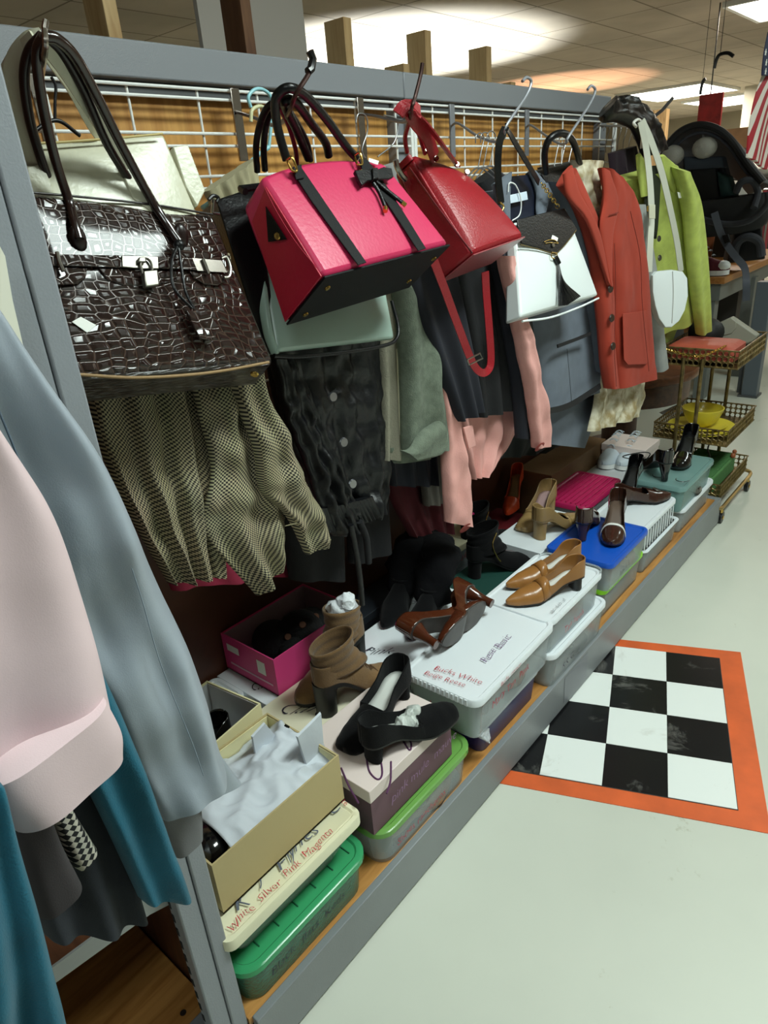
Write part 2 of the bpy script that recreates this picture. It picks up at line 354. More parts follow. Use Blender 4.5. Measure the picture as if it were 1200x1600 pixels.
# checkered floor mat
mt = thing('checkered_floor_mat', (-.5, 1.8, 0), 'black and white checkered floor patch with orange border beside the shelf base', 'floor mat')
O2 = Vector((-.2127, 1.5099, 0)); U = Vector((-.1548, -.0632, 0)); V = Vector((-.0563, .1549, 0))
def mp(i, j, z): return O2+U*i+V*j+Vector((0, 0, z))
ORG = M('orange_tape', (222, 98, 44), .55, var=(9, .10), bump=(40, .2))
bd = MB().hexa([mp(-.42, 4.32, .002), mp(4.0, 4.25, .002), mp(4.0, -.33, .002), mp(-.42, -.35, .002)], [mp(-.42, 4.32, 0), mp(4.0, 4.25, 0), mp(4.0, -.33, 0), mp(-.42, -.35, 0)])
emit('tape_border', bd, ORG, mt, smooth=0); emit('tile_base', MB().hexa([mp(-.01, 4.01, .003), mp(4.0, 4.01, .003), mp(4.0, -.01, .003), mp(-.01, -.01, .003)], [mp(-.01, 4.01, .0021), mp(4.0, 4.01, .0021), mp(4.0, -.01, .0021), mp(-.01, -.01, .0021)]), M('tile_grout', (60, 58, 56), .8), mt, smooth=0)
def scuff(name, col, c2, lo, hi, sc_):
    m = M(name, col, .28); N = m.node_tree.nodes; K = m.node_tree.links; b = N['Principled BSDF']; tc = [k for k in N if k.type == 'TEX_COORD'][0]
    n = N.new('ShaderNodeTexNoise'); n.inputs['Scale'].default_value = sc_; n.inputs['Detail'].default_value = 9; n.inputs['Roughness'].default_value = .7; n.inputs['Distortion'].default_value = .8; K.new(tc.outputs['Object'], n.inputs[0])
    r = N.new('ShaderNodeValToRGB'); r.color_ramp.elements[0].position = lo; r.color_ramp.elements[1].position = hi; r.color_ramp.elements[0].color = lin(col); r.color_ramp.elements[1].color = lin(c2)
    K.new(n.outputs[0], r.inputs[0]); K.new(r.outputs[0], b.inputs['Base Color']); return m
TB = scuff('black_vinyl_scuffed', (18, 18, 20), (150, 148, 142), .56, .80, 5); TW = scuff('white_vinyl_scuffed', (232, 236, 232), (176, 170, 158), .58, .85, 6)
for i in range(4):
    for j in range(4):
        g = .003; q = [(i+g, j+1-g), (i+1-g, j+1-g), (i+1-g, j+g), (i+g, j+g)]
        emit('floor_tile', MB().hexa([mp(a, b, .0042) for a, b in q], [mp(a, b, .002) for a, b in q]), TW if (i+j) % 2 == 0 else TB, mt, smooth=0)

# ------------------------------------------------------------------ gondola shelving run
XB = -1.42; DZ = .1364
sh = thing('store_shelving', (-1.05, 1.76, 0), 'long grey metal store shelving with oak back panel and low deck under shoe boxes', 'shelving')
emit('base_deck', MB().box((XB, .365, DZ-.02), (-.762, 3.13, DZ)), OAK, sh, bevel=.001)
kp = MB().box((-.7622, .372, .012), (-.7452, 3.165, DZ+.0005)).box((-.775, 3.131, .012), (-.7622, 3.165, DZ+.0005)); emit('kick_plate', kp, M('kick_grey', (134, 138, 140), .4, bump=(300, .1), var=(3, .08)), sh, bevel=.002)
emit('end_plate', MB().box((XB, 3.13, .012), (-.775, 3.165, DZ)), GREY, sh)
emit('base_foot', MB().box((XB, .38, 0), (-.80, 3.12, .012)), GREYD, sh)
emit('joint_plate', MB().box((-.7449, 1.60, .03), (-.7440, 1.76, DZ-.01)), GREY, sh, bevel=.001)
for y0, y1 in ((.37, 1.732), (1.792, 3.09)):
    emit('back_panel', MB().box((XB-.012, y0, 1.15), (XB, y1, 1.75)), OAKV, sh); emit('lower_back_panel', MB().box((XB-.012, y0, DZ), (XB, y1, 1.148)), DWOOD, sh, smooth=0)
for y0, y1 in ((.2, 1.762), (1.764, 3.15)):
    emit('top_rail', MB().box((XB-.02, y0, 1.75), (XB+.045, y1, 1.815)), GREY, sh, bevel=.004)
    emit('rail_channel', MB().box((XB, y0+.04, 1.725), (XB+.02, y1-.04, 1.752)), GREYD, sh)
for y in (1.762, 3.12):
    emit('upright', MB().box((XB-.02, y-.03, DZ), (XB+.03, y+.03, 1.815)), GREY, sh, bevel=.003)
# corner post and the end bay that faces the camera
ec = thing('end_display_unit', (-1.05, .2, 0), 'grey end-of-aisle shelving bay with slotted corner post in the left foreground', 'shelving')
pp = emit('corner_post', MB().box((-.84, .335, 0), (-.765, .364, 2.05)).box((-.80, .3345, 0), (-.768, .30, 2.05)), M('post_grey', (138, 142, 148), .42, bump=(350, .14)), ec, bevel=.003)
sl = MB()
for k in range(60): sl.box((-.796, .2992, .06+k*.0333), (-.790, .3003, .06+k*.0333+.018))
emit('post_slots', sl, M('slot_black', (8, 8, 8), .9), ec)
emit('post', MB().box((-1.50, .30, 0), (-1.43, .364, 2.05)), GREY, ec, bevel=.003)
emit('end_back_panel', MB().box((-1.43, .342, .02), (-.84, .352, 2.0)), DWOOD, ec)
emit('end_deck', MB().box((-1.45, -.18, .118), (-.835, .338, .142)), OAK, ec, bevel=.002)
emit('screw_hole', MB().disc((-.868, .295, .142), (0, 0, 1), .006, .0005), M('hole_dark', (30, 18, 10), .9), ec)
emit('end_kick_plate', MB().box((-.83, -.2, 0), (-.80, .33, .165)), GREY, ec, bevel=.003)
br = MB().prism([P(q[0], q[1], x=-.80) for q in ((298, 1335), (300, 1392), (232, 1427), (67, 1546), (-20, 1620), (-20, 1590), (75, 1513), (160, 1450))], (.004, 0, 0)); emit('shelf_bracket', br, M('bracket_grey', (150, 152, 150), .5), ec)
emit('end_shelf', MB().box((-1.45, -.14, P(160, 1450, x=-.8).z-.022), (-.806, .335, P(160, 1450, x=-.8).z-.006)), wood('shelf_edge_wood', (70, 40, 24), (100, 60, 36), 6, .5, axis=(1, 9, 9)), ec)
for z in (1.468, 1.388):
    h = MB().prism([(-.775, .298, z+.018), (-.775, .298, z-.035), (-.775, .272, z-.035), (-.775, .258, z-.012), (-.775, .20, z-.005), (-.775, .20, z+.018)], (.006, 0, 0)); emit('hanging_arm', h, M('ivory_steel', (226, 224, 208), .4), ec, bevel=.001)
cs = MB().prism([P(0, 385, x=-.74), P(8, 400, x=-.74), P(20, 470, x=-.74), P(41, 560, x=-.74), P(0, 520, x=-.74)], (-.01, 0, 0)); emit('rack_side_plate', cs, MATS['ivory_steel'], ec)

# white wire grid panels with the pairs of horizontal wires
def grid(y0, y1, ys, label):
    g = thing('wire_grid_panel', (-1.37, (y0+y1)/2, 1.2), label, 'wire panel', 'white wire grid panels on the back of the shelving')
    hz = []
    for k in range(4): hz += [1.738-k*.083, 1.738-k*.083-(.018 if k == 0 else .024)]
    hz += [1.3, 1.2, 1.1]
    for z in hz: emit('cross_wire', MB().tube([(-1.368, y0, z), (-1.368, y1, z)], .0032, 8), WIRE, g)
    for y in ys: emit('upright_wire', MB().tube([(-1.374, y, 1.05), (-1.374, y, 1.735)], .0028, 8), WIRE, g)
    for y in (y0, y1): emit('side_rod', MB().box((-1.378, y-.006, 1.04), (-1.362, y+.006, 1.745)), WIRE, g, bevel=.002)
    return g
grid(.40, 1.775, [.553+.166*k for k in range(8)], 'long white wire grid panel on the left oak back board behind brown and pink bags')
grid(1.79, 3.19, [1.89+.166*k for k in range(8)], 'white wire grid panel on the right oak back board behind the red and white bags')

# display arms hooked on the grid: plate, arm that dips forward, upturned tip
def arm(low, tip, mat, label, cap=None, plate=NICKEL):
    y = P(low[0][0], low[0][1], x=-1.36).y; a = thing('bag_hook', (-1.355, y, 1.60), label, 'hanging arm', 'hooks for bags and hangers on the wire grid')
    emit('hook_plate', MB().box((-1.362, y-.012, 1.60), (-1.356, y+.012, 1.742)), plate, a, bevel=.001)
    tp = P(*tip[0], x=tip[1]); ts = [P(*q, x=tip[1]) for q in tip[2]]
    pts = crv([P(q[0], q[1], x=q[2]) for q in low]+[ts[-1]]+ts[::-1][1:]+[tp], 70)
    emit('arm_rod', MB().tube(pts, .0035, 8), mat, a)
    if cap: emit('rubber_tip', MB().tube([P(*q, x=tip[1]) for q in cap], .006, 8), BLKP, a)
    return a
DKB = M('dark_bronze_rod', (60, 38, 34), .35, .6)
arm([(60, 150, -1.35), (62, 145, -1.1), (66, 112, -.92)], ((72, 32), -.86, [(70, 45), (71, 75)]), NICKEL, 'brass tipped hook holding the brown crocodile bag at the far left')
arm([(370, 175, -1.355), (397, 184, -1.25), (430, 196, -1.05), (450, 178, -.9)], ((484, 79), -.84, [(488, 90), (484, 112), (462, 148)]), DKB, 'dark hook with black rubber tip holding the pink bag', cap=[(484, 80), (489, 92), (486, 108), (481, 112)])
arm([(563, 178, -1.355), (590, 182, -1.2), (625, 190, -1.0), (640, 186, -.88)], ((660, 99), -.84, [(657, 118), (649, 150), (643, 170)]), DKB, 'thin dark hook holding the red bag strap')
arm([(706, 196, -1.355), (716, 193, -1.3), (747, 213, -1.1), (775, 222, -1.0), (788, 214, -.94)], ((816, 127), -.92, [(823, 121), (830, 128), (822, 150), (791, 197)]), HOOKG, 'grey hook with curled tip above the white and black bag', plate=HOOKG)
arm([(823, 198, -1.355), (830, 196, -1.3), (853, 212, -1.1), (875, 225, -1.0), (886, 222, -.94)], ((918, 140), -.92, [(924, 134), (930, 142), (920, 165), (888, 214)]), HOOKG, 'grey hook with curled tip above the rust blazer', plate=HOOKG)

# partition studs and boards behind the shelving
for k, (u, v, vt) in enumerate(((166, 66, -160), (376, 82, -120), (531, 100, 33), (655, 118, 52), (749, 133, 76))):
    b0 = P(u, v, x=-1.87); t0 = P(u, vt, x=-1.87); w_ = .038
    o = emit('wall_stud', MB().box((-1.91, b0.y-w_/2, 1.2 if k > 1 else .0), (-1.82, b0.y+w_/2, min(t0.z, 2.9))), PINE if k != 1 else wood('dark_stud', (92, 60, 40), (120, 84, 56), 5, .7, axis=(7, 7, 1), coat=0), bevel=.002)
    tag(o, ['bare pine stud above the crocodile bag, first from the left', 'darker brown stud above the grid, second from the left', 'pine stud just right of the black hook tip', 'pine stud above the thin hook of the red bag', 'short pale pine stud above the right oak panel'][k], 'wooden stud', 'studs standing behind the shelving')
b0 = P(790, 150, x=-1.87); tag(emit('wall_stud', MB().box((-1.91, b0.y-.04, 1.2), (-1.82, b0.y-.0, P(795, 132, x=-1.87).z)), PINE), 'stub of pine stud peeping over the top rail near the grey hook', 'wooden stud', 'studs standing behind the shelving')
b0 = P(614, 112, x=-1.87); tag(emit('wall_stud', MB().box((-1.91, b0.y-.0, 1.2), (-1.82, b0.y+.035, P(616, 103, x=-1.87).z)), PINE), 'stub of pine stud where the two top rails meet', 'wooden stud', 'studs standing behind the shelving')
a0 = P(316, 60, x=-2.3); a1 = P(478, 60, x=-2.3)
o = emit('white_board', MB().box((-2.32, a0.y, .9), (-2.30, a1.y, 2.8)), M('matte_white_board', (196, 190, 182), .7)); tag(o, 'tall white board standing behind the studs, above the left top rail', 'board')
struct('wall_back', MB().box((-2.02, .2, 0), (-1.98, 3.2, 1.7)), M('hardboard_back', (120, 96, 70), .8))
# hidden-from-view floor lamps behind the partition that light the ceiling from below
def uplamp(x, y, col, e, size, label, zz=1.55):
    t = thing('standing_uplight', (x, y, 0), label, 'floor lamp', 'uplights behind the shelving')
    emit('lamp_base', MB().lathe([(.14, 0), (.14, .02), (.02, .04)], (x, y, 0)), BLKP, t); emit('lamp_pole', MB().tube([(x, y, .03), (x, y, zz-.1)], .012), BLKP, t)
    emit('lamp_bowl', MB().lathe([(.03, zz-.12), (.13, zz-.02), (.15, zz), (.14, zz), (.12, zz-.02), (.02, zz-.1)], (x, y, 0)), BLKP, t)
    l = bpy.data.lights.new('uplight', 'SPOT'); l.energy = e; l.color = col; l.spot_size = size; l.spot_blend = .25; l.shadow_soft_size = .03
    q = bpy.data.objects.new('uplight', l); COL.objects.link(q); q.parent = t; q.location = (0, 0, zz-.02); q.rotation_euler = (PI, 0, 0)
uplamp(-5.6, 6.9, (.95, 1, 1), 620, 2.0, 'standing uplight behind the partition throwing a white patch on the ceiling')
uplamp(-5.9, 11.6, (1, .55, .35), 200, 1.7, 'standing uplight with orange glow on the ceiling above the rust blazer')
# ------------------------------------------------------------------ garments on the main run
def fab(name, col, rough=.85, bump=(600, .15), var=(12, .08), sheen=.03, **k): return M(name, col, rough, bump=bump, var=var, sheen=sheen, **k)
CHK = check_mat('olive_check', (184, 172, 138), (38, 35, 32), .0036)
def garment(name, u, v, x, label, cat, group='second hand clothes on hangers'):
    return thing(name, P(u, v, x=x), label, cat, group)
FD = [(3.2, .010, .3, 1.2), (7.1, .004, 1.1, -1.5)]
def hanger(pts, x, mat, label, arms=None, group='clothes hangers', r=.0016):
    t = thing('clothes_hanger', P(pts[-1][0], pts[-1][1], x=x), label, 'clothes hanger', group)
    stroke('hook', pts, x, r, mat, t, n=8)
    if arms: stroke('hanger_arms', arms, x, r*1.3, mat, t, n=8)
    return t
HW = M('hanger_wire', (170, 170, 172), .3, .9)

g = garment('checked_blouse', 390, 870, -1.0, 'olive and black small-checked long sleeved blouse hanging below the brown crocodile bag', 'blouse')
cloth('body', [(90, 330), (118, 520), (150, 680), (200, 800), (262, 910)], [(300, 330), (330, 560), (345, 700), (348, 800), (348, 897)], CHK, g, -1.02, th=.05, folds=[(3.5, .014, .3, 1.0), (8, .005, 1, -1)], crumple=.012, m=60, n=50)
cloth('shirt_front', [(260, 340), (300, 600), (330, 730), (322, 830), (400, 930)], [(330, 350), (396, 570), (425, 700), (446, 800), (438, 874)], CHK, g, -.985, th=.04, folds=[(2.2, .012, 2.3, 1.5)], crumple=.016, cs=18, m=60, seed=3)
cloth('sleeve', [(300, 380), (360, 600), (396, 700), (406, 765), (446, 805), (478, 866)], [(350, 400), (408, 596), (442, 664), (482, 760), (506, 810), (516, 842)], CHK, g, -.955, th=.045, folds=[(1.5, .008, .5, 2)], crumple=.014, cs=22, m=60, seed=5)
stroke('cuff_edge', [(445, 822), (470, 815), (503, 796)], -.935, .0012, M('cuff_thread', (120, 112, 84), .8), g)

NYL = M('black_nylon', (8, 9, 13), .42, bump=(60, .5), spec=.5)
g = garment('black_nylon_jacket', 520, 820, -1.05, 'black crinkled nylon jacket with three jewelled buttons hanging under the pale green bag', 'jacket')
cloth('body', [(380, 330), (420, 590), (448, 680), (488, 780), (512, 828)], [(590, 330), (600, 560), (600, 640), (604, 730), (596, 800)], NYL, g, -1.06, th=.06, folds=[(4, .012, .3, 1.5), (9, .004, 0, 3)], crumple=.014, cs=26, m=60, n=50)
cloth('sleeve', [(420, 560), (442, 640), (478, 730), (500, 800), (520, 838)], [(462, 560), (490, 640), (520, 710), (552, 780), (566, 822)], NYL, g, -1.025, th=.04, folds=[(3, .010, 1.3, 2.5)], crumple=.016, cs=30, seed=8)
cloth('waistband', [(498, 795), (512, 832)], [(582, 775), (596, 806)], NYL, g, -1.015, th=.02, folds=[(14, .004, 0, 0)], n=70, m=10)
buttons(((519, 620), (536, 691), (550, 756)), -1.0, M('jewel_button', (190, 190, 196), .12, .9), g, r=.011)
stroke('tie_cord', [(548, 820), (556, 860), (562, 900), (566, 945)], -.99, .007, NYL, g); stroke('tie_cord', [(562, 815), (572, 840), (576, 880)], -1.0, .008, BLK, g)

SAGE = fab('sage_linen', (112, 122, 106), .9, bump=(350, .5), var=(60, .14)); 
g = garment('sage_blazer', 650, 700, -1.03, 'sage green linen blazer with turned up cuff beside the pale green bag', 'blazer')
cloth('front_panel', [(575, 330), (592, 545), (597, 640), (598, 719)], [(600, 330), (622, 540), (624, 640), (624, 718)], fab('taupe_linen', (140, 136, 118), bump=(350, .5)), g, -1.045, th=.02, folds=[(1.5, .01, 0, 1)], n=20)
stroke('white_lining_edge', [(621, 545), (624, 640), (624, 716)], -1.03, .003, CREAM, g)
cloth('sleeve', [(610, 400), (621, 500), (626, 600), (628, 702)], [(625, 400), (668, 515), (684, 630), (694, 700)], SAGE, g, -1.02, th=.07, folds=[(1.3, .01, 0, 2)], crumple=.008)
cloth('cuff', [(627, 704), (640, 700), (655, 676), (684, 656)], [(650, 720), (668, 716), (686, 712), (697, 702)], SAGE, g, -.985, th=.03, folds=[(1, .005, 0, 0)], n=20, m=20)
cloth('hem', [(600, 700), (616, 724)], [(668, 690), (672, 716)], SAGE, g, -1.05, th=.03, n=24, m=12)

NAVY = fab('dark_navy_wool', (22, 24, 36), .85)
g = garment('navy_skirt', 640, 755, -1.1, 'dark navy skirt just below the sage blazer', 'skirt'); cloth('skirt_panel', [(596, 560), (600, 700), (606, 758)], [(672, 560), (678, 690), (681, 757)], NAVY, g, -1.10, th=.05, folds=FD)
g = garment('grey_knit_top', 690, 780, -1.16, 'dull brown grey knit hem deep behind the navy skirt', 'top'); cloth('knit_panel', [(640, 640), (655, 740), (662, 790)], [(690, 640), (700, 740), (700, 782)], fab('taupe_knit', (92, 88, 80)), g, -1.17, th=.04, folds=FD)
g = garment('burgundy_skirt', 670, 830, -1.2, 'burgundy garment deep in shadow above the cream lidded box', 'skirt'); cloth('skirt_panel', [(590, 700), (610, 780), (640, 838)], [(690, 700), (704, 780), (706, 832)], fab('burgundy', (84, 16, 26)), g, -1.22, th=.05, folds=FD)
g = garment('black_trousers', 480, 880, -1.2, 'black trousers hanging lowest behind the nylon jacket above the pink shoe box', 'trousers')
cloth('trouser_leg', [(430, 700), (440, 820), (452, 905)], [(530, 700), (534, 800), (536, 905)], BLK, g, -1.16, th=.05, folds=[(1.5, .008, 0, 0)]); cloth('trouser_leg', [(530, 700), (540, 780), (545, 880)], [(600, 700), (604, 800), (608, 860)], BLK, g, -1.18, th=.05, folds=[(1.5, .008, 0, 0)])
g = garment('crimson_top', 330, 905, -1.15, 'crimson hem peeping out below the checked blouse', 'top'); cloth('hem_panel', [(240, 840), (262, 905), (268, 922)], [(470, 820), (505, 860), (520, 885)], fab('crimson_cotton', (150, 30, 62)), g, -1.2, th=.03, folds=FD, m=24)

PK = fab('salmon_cotton', (226, 164, 156), .8, bump=(300, .25)); 
g = garment('salmon_pink_jacket', 760, 740, -1.05, 'salmon pink cotton jacket with pocket flap hanging under the black skirt', 'jacket')
cloth('body', [(660, 400), (690, 560), (708, 640), (718, 690), (734, 748)], [(800, 400), (806, 560), (806, 620), (802, 672), (757, 738)], PK, g, -1.06, th=.05, folds=[(4, .012, 0, 1), (2, .008, 1, 1)], crumple=.01, m=56)
cloth('sleeve', [(640, 440), (666, 520), (687, 650), (691, 740), (695, 815)], [(668, 430), (690, 520), (712, 660), (730, 735), (738, 822)], PK, g, -1.02, th=.05, folds=[(1.5, .008, 0, 2)], crumple=.012, m=56)
cloth('sleeve', [(780, 400), (806, 530), (826, 640), (834, 700)], [(796, 400), (826, 540), (848, 632), (852, 694)], PK, g, -.935, th=.05, folds=[(1.2, .006, 0, 2)], crumple=.010)
emit('cuff_lining', MB().disc(P(843, 698, x=-.92), (.8, -.2, -.5), .018, .002), M('rose_lining', (150, 60, 54), .7), g)
emit('cuff_lining', MB().disc(P(727, 825, x=-1.0), (.8, -.2, -.5), .02, .002), MATS['rose_lining'], g)
patch('pocket_flap', [(722, 668), (736, 664), (741, 696), (730, 701)], -.99, PK, g, .006)

g = garment('black_skirt', 750, 650, -1.0, 'black pleated wool skirt hanging behind the long red bag strap', 'skirt')
cloth('left_panel', [(600, 380), (640, 470), (690, 600), (711, 658)], [(700, 380), (728, 520), (742, 600), (748, 641)], NAVY, g, -1.0, th=.05, folds=[(2.2, .012, 0, 1)])
cloth('middle_panel', [(690, 380), (728, 520), (738, 590), (746, 652)], [(780, 380), (800, 520), (806, 590), (808, 634)], BLK, g, -1.015, th=.05, folds=[(3.2, .012, 0, 1)])
cloth('right_panel', [(765, 380), (788, 520), (800, 600), (806, 684)], [(790, 380), (815, 520), (834, 610), (851, 688)], NAVY, g, -.975, th=.05, folds=[(1.6, .010, 0, 1)])

SUIT = fab('slate_suiting', (104, 112, 124), .8, bump=(500, .2), var=(30, .05)); TRIM = M('black_trim', (16, 17, 22), .6)
g = garment('slate_grey_jacket', 880, 690, -1.02, 'slate grey suit jacket with black piping hanging behind the white and black bag', 'jacket')
cloth('under_skirt', [(838, 600), (848, 650), (852, 693)], [(944, 600), (930, 650), (912, 700)], SUIT, g, -1.06, th=.04, folds=[(1, .004, 0, 0)], m=24)
cloth('body', [(757, 300), (785, 380), (812, 490), (832, 570), (842, 640)], [(858, 284), (902, 350), (925, 460), (938, 560), (942, 606)], SUIT, g, -1.02, th=.07, folds=[(1.2, .006, 0, .5)], crumple=.003, m=60)
cloth('sleeve', [(858, 284), (895, 380), (918, 480), (932, 580)], [(894, 305), (930, 400), (944, 500), (948, 590)], SUIT, g, -.985, th=.06, folds=[(1, .005, 0, 2)])
cloth('lapel', [(826, 268), (838, 300), (838, 330), (842, 350)], [(836, 266), (862, 300), (856, 318), (846, 352)], SUIT, g, -.965, th=.012, n=16, m=24)
cloth('lapel', [(768, 290), (776, 310), (790, 345)], [(800, 268), (797, 300), (796, 350)], SUIT, g, -.965, th=.012, n=16, m=24)
cloth('lining', [(794, 276), (796, 310), (798, 345)], [(834, 272), (836, 310), (836, 345)], M('navy_lining', (20, 26, 44), .5), g, -.975, th=.008, n=16, m=24)
patch('size_label', [(795, 305), (822, 299), (824, 312), (797, 318)], -.962, M('pale_blue_label', (206, 218, 232), .6), g, .002)
strap('hem_piping', [(838, 600), (846, 636), (856, 642), (892, 632), (938, 603)], -.955, .018, .004, TRIM, g)
strap('front_piping', [(828, 500), (836, 560), (842, 610), (846, 638)], -.962, .012, .004, TRIM, g)
strap('pocket_welt', [(871, 541), (898, 531), (923, 521)], -.952, .010, .004, TRIM, g); buttons(((837, 560),), -.955, TRIM, g, .012)
stroke('seam', [(886, 545), (890, 590), (893, 628)], -.955, .0008, TRIM, g)

RUST = fab('rust_wool', (160, 50, 28), .85, bump=(450, .15), var=(8, .07)); CRB = M('cream_print_blouse', (214, 208, 186), .7, var=(26, .3), col2=(150, 132, 92), bump=(30, .5))
g = garment('cream_blouse', 960, 665, -1.02, 'cream printed blouse worn inside the rust blazer, its hem showing below', 'blouse')
cloth('body', [(893, 250), (900, 300), (925, 400), (930, 600), (918, 674)], [(938, 252), (944, 320), (995, 400), (1006, 595), (996, 650)], CRB, g, -1.0, th=.04, folds=[(3, .012, 0, 1)], crumple=.012, cs=24, m=60)
g = garment('rust_blazer', 980, 600, -.95, 'rust orange wool blazer with dark buttons and patch pocket', 'blazer')
cloth('left_front', [(874, 292), (900, 330), (922, 400), (934, 500), (940, 570), (946, 607)], [(893, 262), (910, 300), (936, 362), (953, 450), (955, 530), (962, 606)], RUST, g, -.94, th=.05, folds=[(.8, .004, 0, 1)], m=56, n=24)
cloth('right_front', [(938, 262), (944, 300), (938, 362), (952, 448), (956, 530), (962, 607)], [(964, 282), (988, 315), (1002, 380), (1009, 460), (1016, 545), (1021, 589)], RUST, g, -.945, th=.06, folds=[(1.2, .006, .5, 1)], crumple=.004, m=56)
cloth('lapel', [(940, 262), (944, 310), (938, 362), (952, 446)], [(952, 268), (966, 318), (957, 372), (955, 450)], RUST, g, -.905, th=.012, n=16)
cloth('lapel', [(880, 272), (888, 310), (918, 350), (948, 440)], [(893, 258), (905, 300), (936, 362), (953, 449)], RUST, g, -.905, th=.012, n=16)
stroke('lapel_notch', [(966, 332), (952, 336)], -.895, .0012, M('rust_shadow_thread', (110, 34, 22), .9), g, curve=False)
buttons(((953, 451), (955, 497), (957, 541)), -.905, M('horn_button', (50, 34, 26), .3), g, .013)
patch('patch_pocket', [(972, 490), (1008, 485), (1014, 562), (1008, 569), (980, 570), (974, 562)], -.912, RUST, g, .003)
stroke('front_seam', [(960, 380), (962, 450), (960, 540), (963, 604)], -.905, .0009, MATS['rust_shadow_thread'], g); stroke('sleeve_seam', [(985, 330), (1000, 400), (1004, 480), (1014, 580)], -.898, .001, MATS['rust_shadow_thread'], g)
g = garment('pale_grey_coat', 1030, 575, -1.0, 'pale grey sleeve hanging between the rust blazer and the white crossbody bag', 'coat'); cloth('sleeve', [(985, 320), (1004, 420), (1014, 500), (1026, 582)], [(1002, 320), (1020, 420), (1030, 500), (1039, 573)], fab('pale_grey_wool', (158, 160, 158)), g, -1.03, th=.05)

LIME = fab('lime_wool', (190, 204, 100), .85, bump=(260, .3), var=(20, .1))
g = garment('lime_jacket', 1040, 530, -1.1, 'lime green textured jacket with collar, last on the right of the rack', 'jacket')
cloth('body', [(958, 280, -1.14), (984, 330, -1.14), (1004, 400, -1.14), (1012, 460, -1.14), (1022, 520, -1.14)], [(1058, 258, -1.02), (1072, 320, -1.02), (1076, 400, -1.02), (1078, 460, -1.02), (1082, 500, -1.02)], LIME, g, th=.07, folds=[(1.5, .008, 0, 1)], crumple=.004)
cloth('sleeve', [(1052, 262, -.99), (1068, 330, -.99), (1076, 420, -.99), (1090, 523, -.99)], [(1072, 266, -.97), (1090, 322, -.97), (1100, 420, -.97), (1104, 512, -.97)], LIME, g, th=.07, folds=[(1, .006, 0, 2)])
cloth('collar', [(994, 244, -1.06), (996, 270, -1.06), (1002, 308, -1.06)], [(1001, 240, -1.05), (1018, 275, -1.05), (1021, 302, -1.05)], LIME, g, th=.015, n=16, m=20)
cloth('collar', [(1030, 244, -1.02), (1036, 270, -1.02), (1050, 300, -1.02)], [(1038, 242, -1.01), (1062, 266, -1.0), (1064, 296, -1.0)], LIME, g, th=.015, n=16, m=20)
cloth('open_front', [(1004, 260, -1.07), (1010, 350, -1.06), (1022, 372, -1.06)], [(1034, 258, -1.04), (1030, 330, -1.04), (1026, 372, -1.05)], M('dark_green_top', (34, 40, 22), .8), g, th=.01, n=16, m=20)
buttons(((1029, 373), (1030, 403)), (P(1029, 373, x=-1.035), Vector((.75, -.6, .1)).normalized()), M('antique_button', (90, 88, 80), .35, .6), g, .012)
patch('price_tag', [(1058, 300, -.99), (1065, 301, -.99), (1066, 309, -.99), (1060, 310, -.99)], -.99, TAGW, g, .002)

# dark garments still on the rail between the pieces
def dark(name, L, R, x, mat, label, cat='jacket', **k):
    q = garment(name, R[-1][0], R[-1][1], x, label, cat); cloth('body', L, R, mat, q, x, **k)
dark('beige_cardigan', [(318, 300), (330, 330), (345, 420)], [(395, 248), (402, 300), (410, 420)], -1.16, fab('beige_knit', (176, 168, 134)), 'beige cardigan shoulder under the light blue hanger left of the pink bag', 'cardigan', th=.04, folds=FD)
dark('plum_skirt', [(950, 240), (956, 290)], [(992, 228), (998, 262)], -1.25, fab('plum', (38, 22, 34)), 'dark plum skirt tops hanging between the rust blazer and lime jacket', 'skirt', th=.04, folds=FD, n=20, m=14)
dark('black_blazer', [(740, 288), (752, 330), (770, 420)], [(775, 262), (790, 300), (800, 420)], -1.12, BLK, 'black blazer shoulder between the red bag and slate jacket', th=.05)
dark('black_cardigan', [(842, 262), (850, 300), (880, 400)], [(896, 252), (900, 280), (930, 400)], -1.1, BLK, 'black cardigan behind the black ring handle', 'cardigan', th=.05, crumple=.006)
dark('light_grey_blouse', [(590, 262), (600, 300), (610, 400)], [(632, 250), (650, 280), (690, 400)], -1.12, fab('silver_blouse', (150, 152, 150)), 'light grey blouse shoulder behind the pink and red bags', 'blouse', th=.05)
dark('dark_green_dress', [(760, 620), (765, 680), (772, 716)], [(900, 660), (880, 690), (850, 706)], -1.2, fab('dark_green_grey', (40, 42, 40)), 'dark grey dress hems in shadow below the pink jacket', 'dress', th=.05, folds=FD)
dark('black_shiny_top', [(985, 300), (1000, 340), (1020, 560)], [(1040, 300), (1060, 340), (1068, 545)], -1.2, BLK, 'black garment hanging behind the white crossbody bag', 'top', th=.04)
dark('olive_green_top', [(1000, 440), (1016, 520), (1040, 545)], [(1060, 440), (1062, 500), (1052, 520)], -1.12, fab('olive_lime', (130, 140, 48)), 'olive green hem below the white crossbody bag', 'top', th=.03)

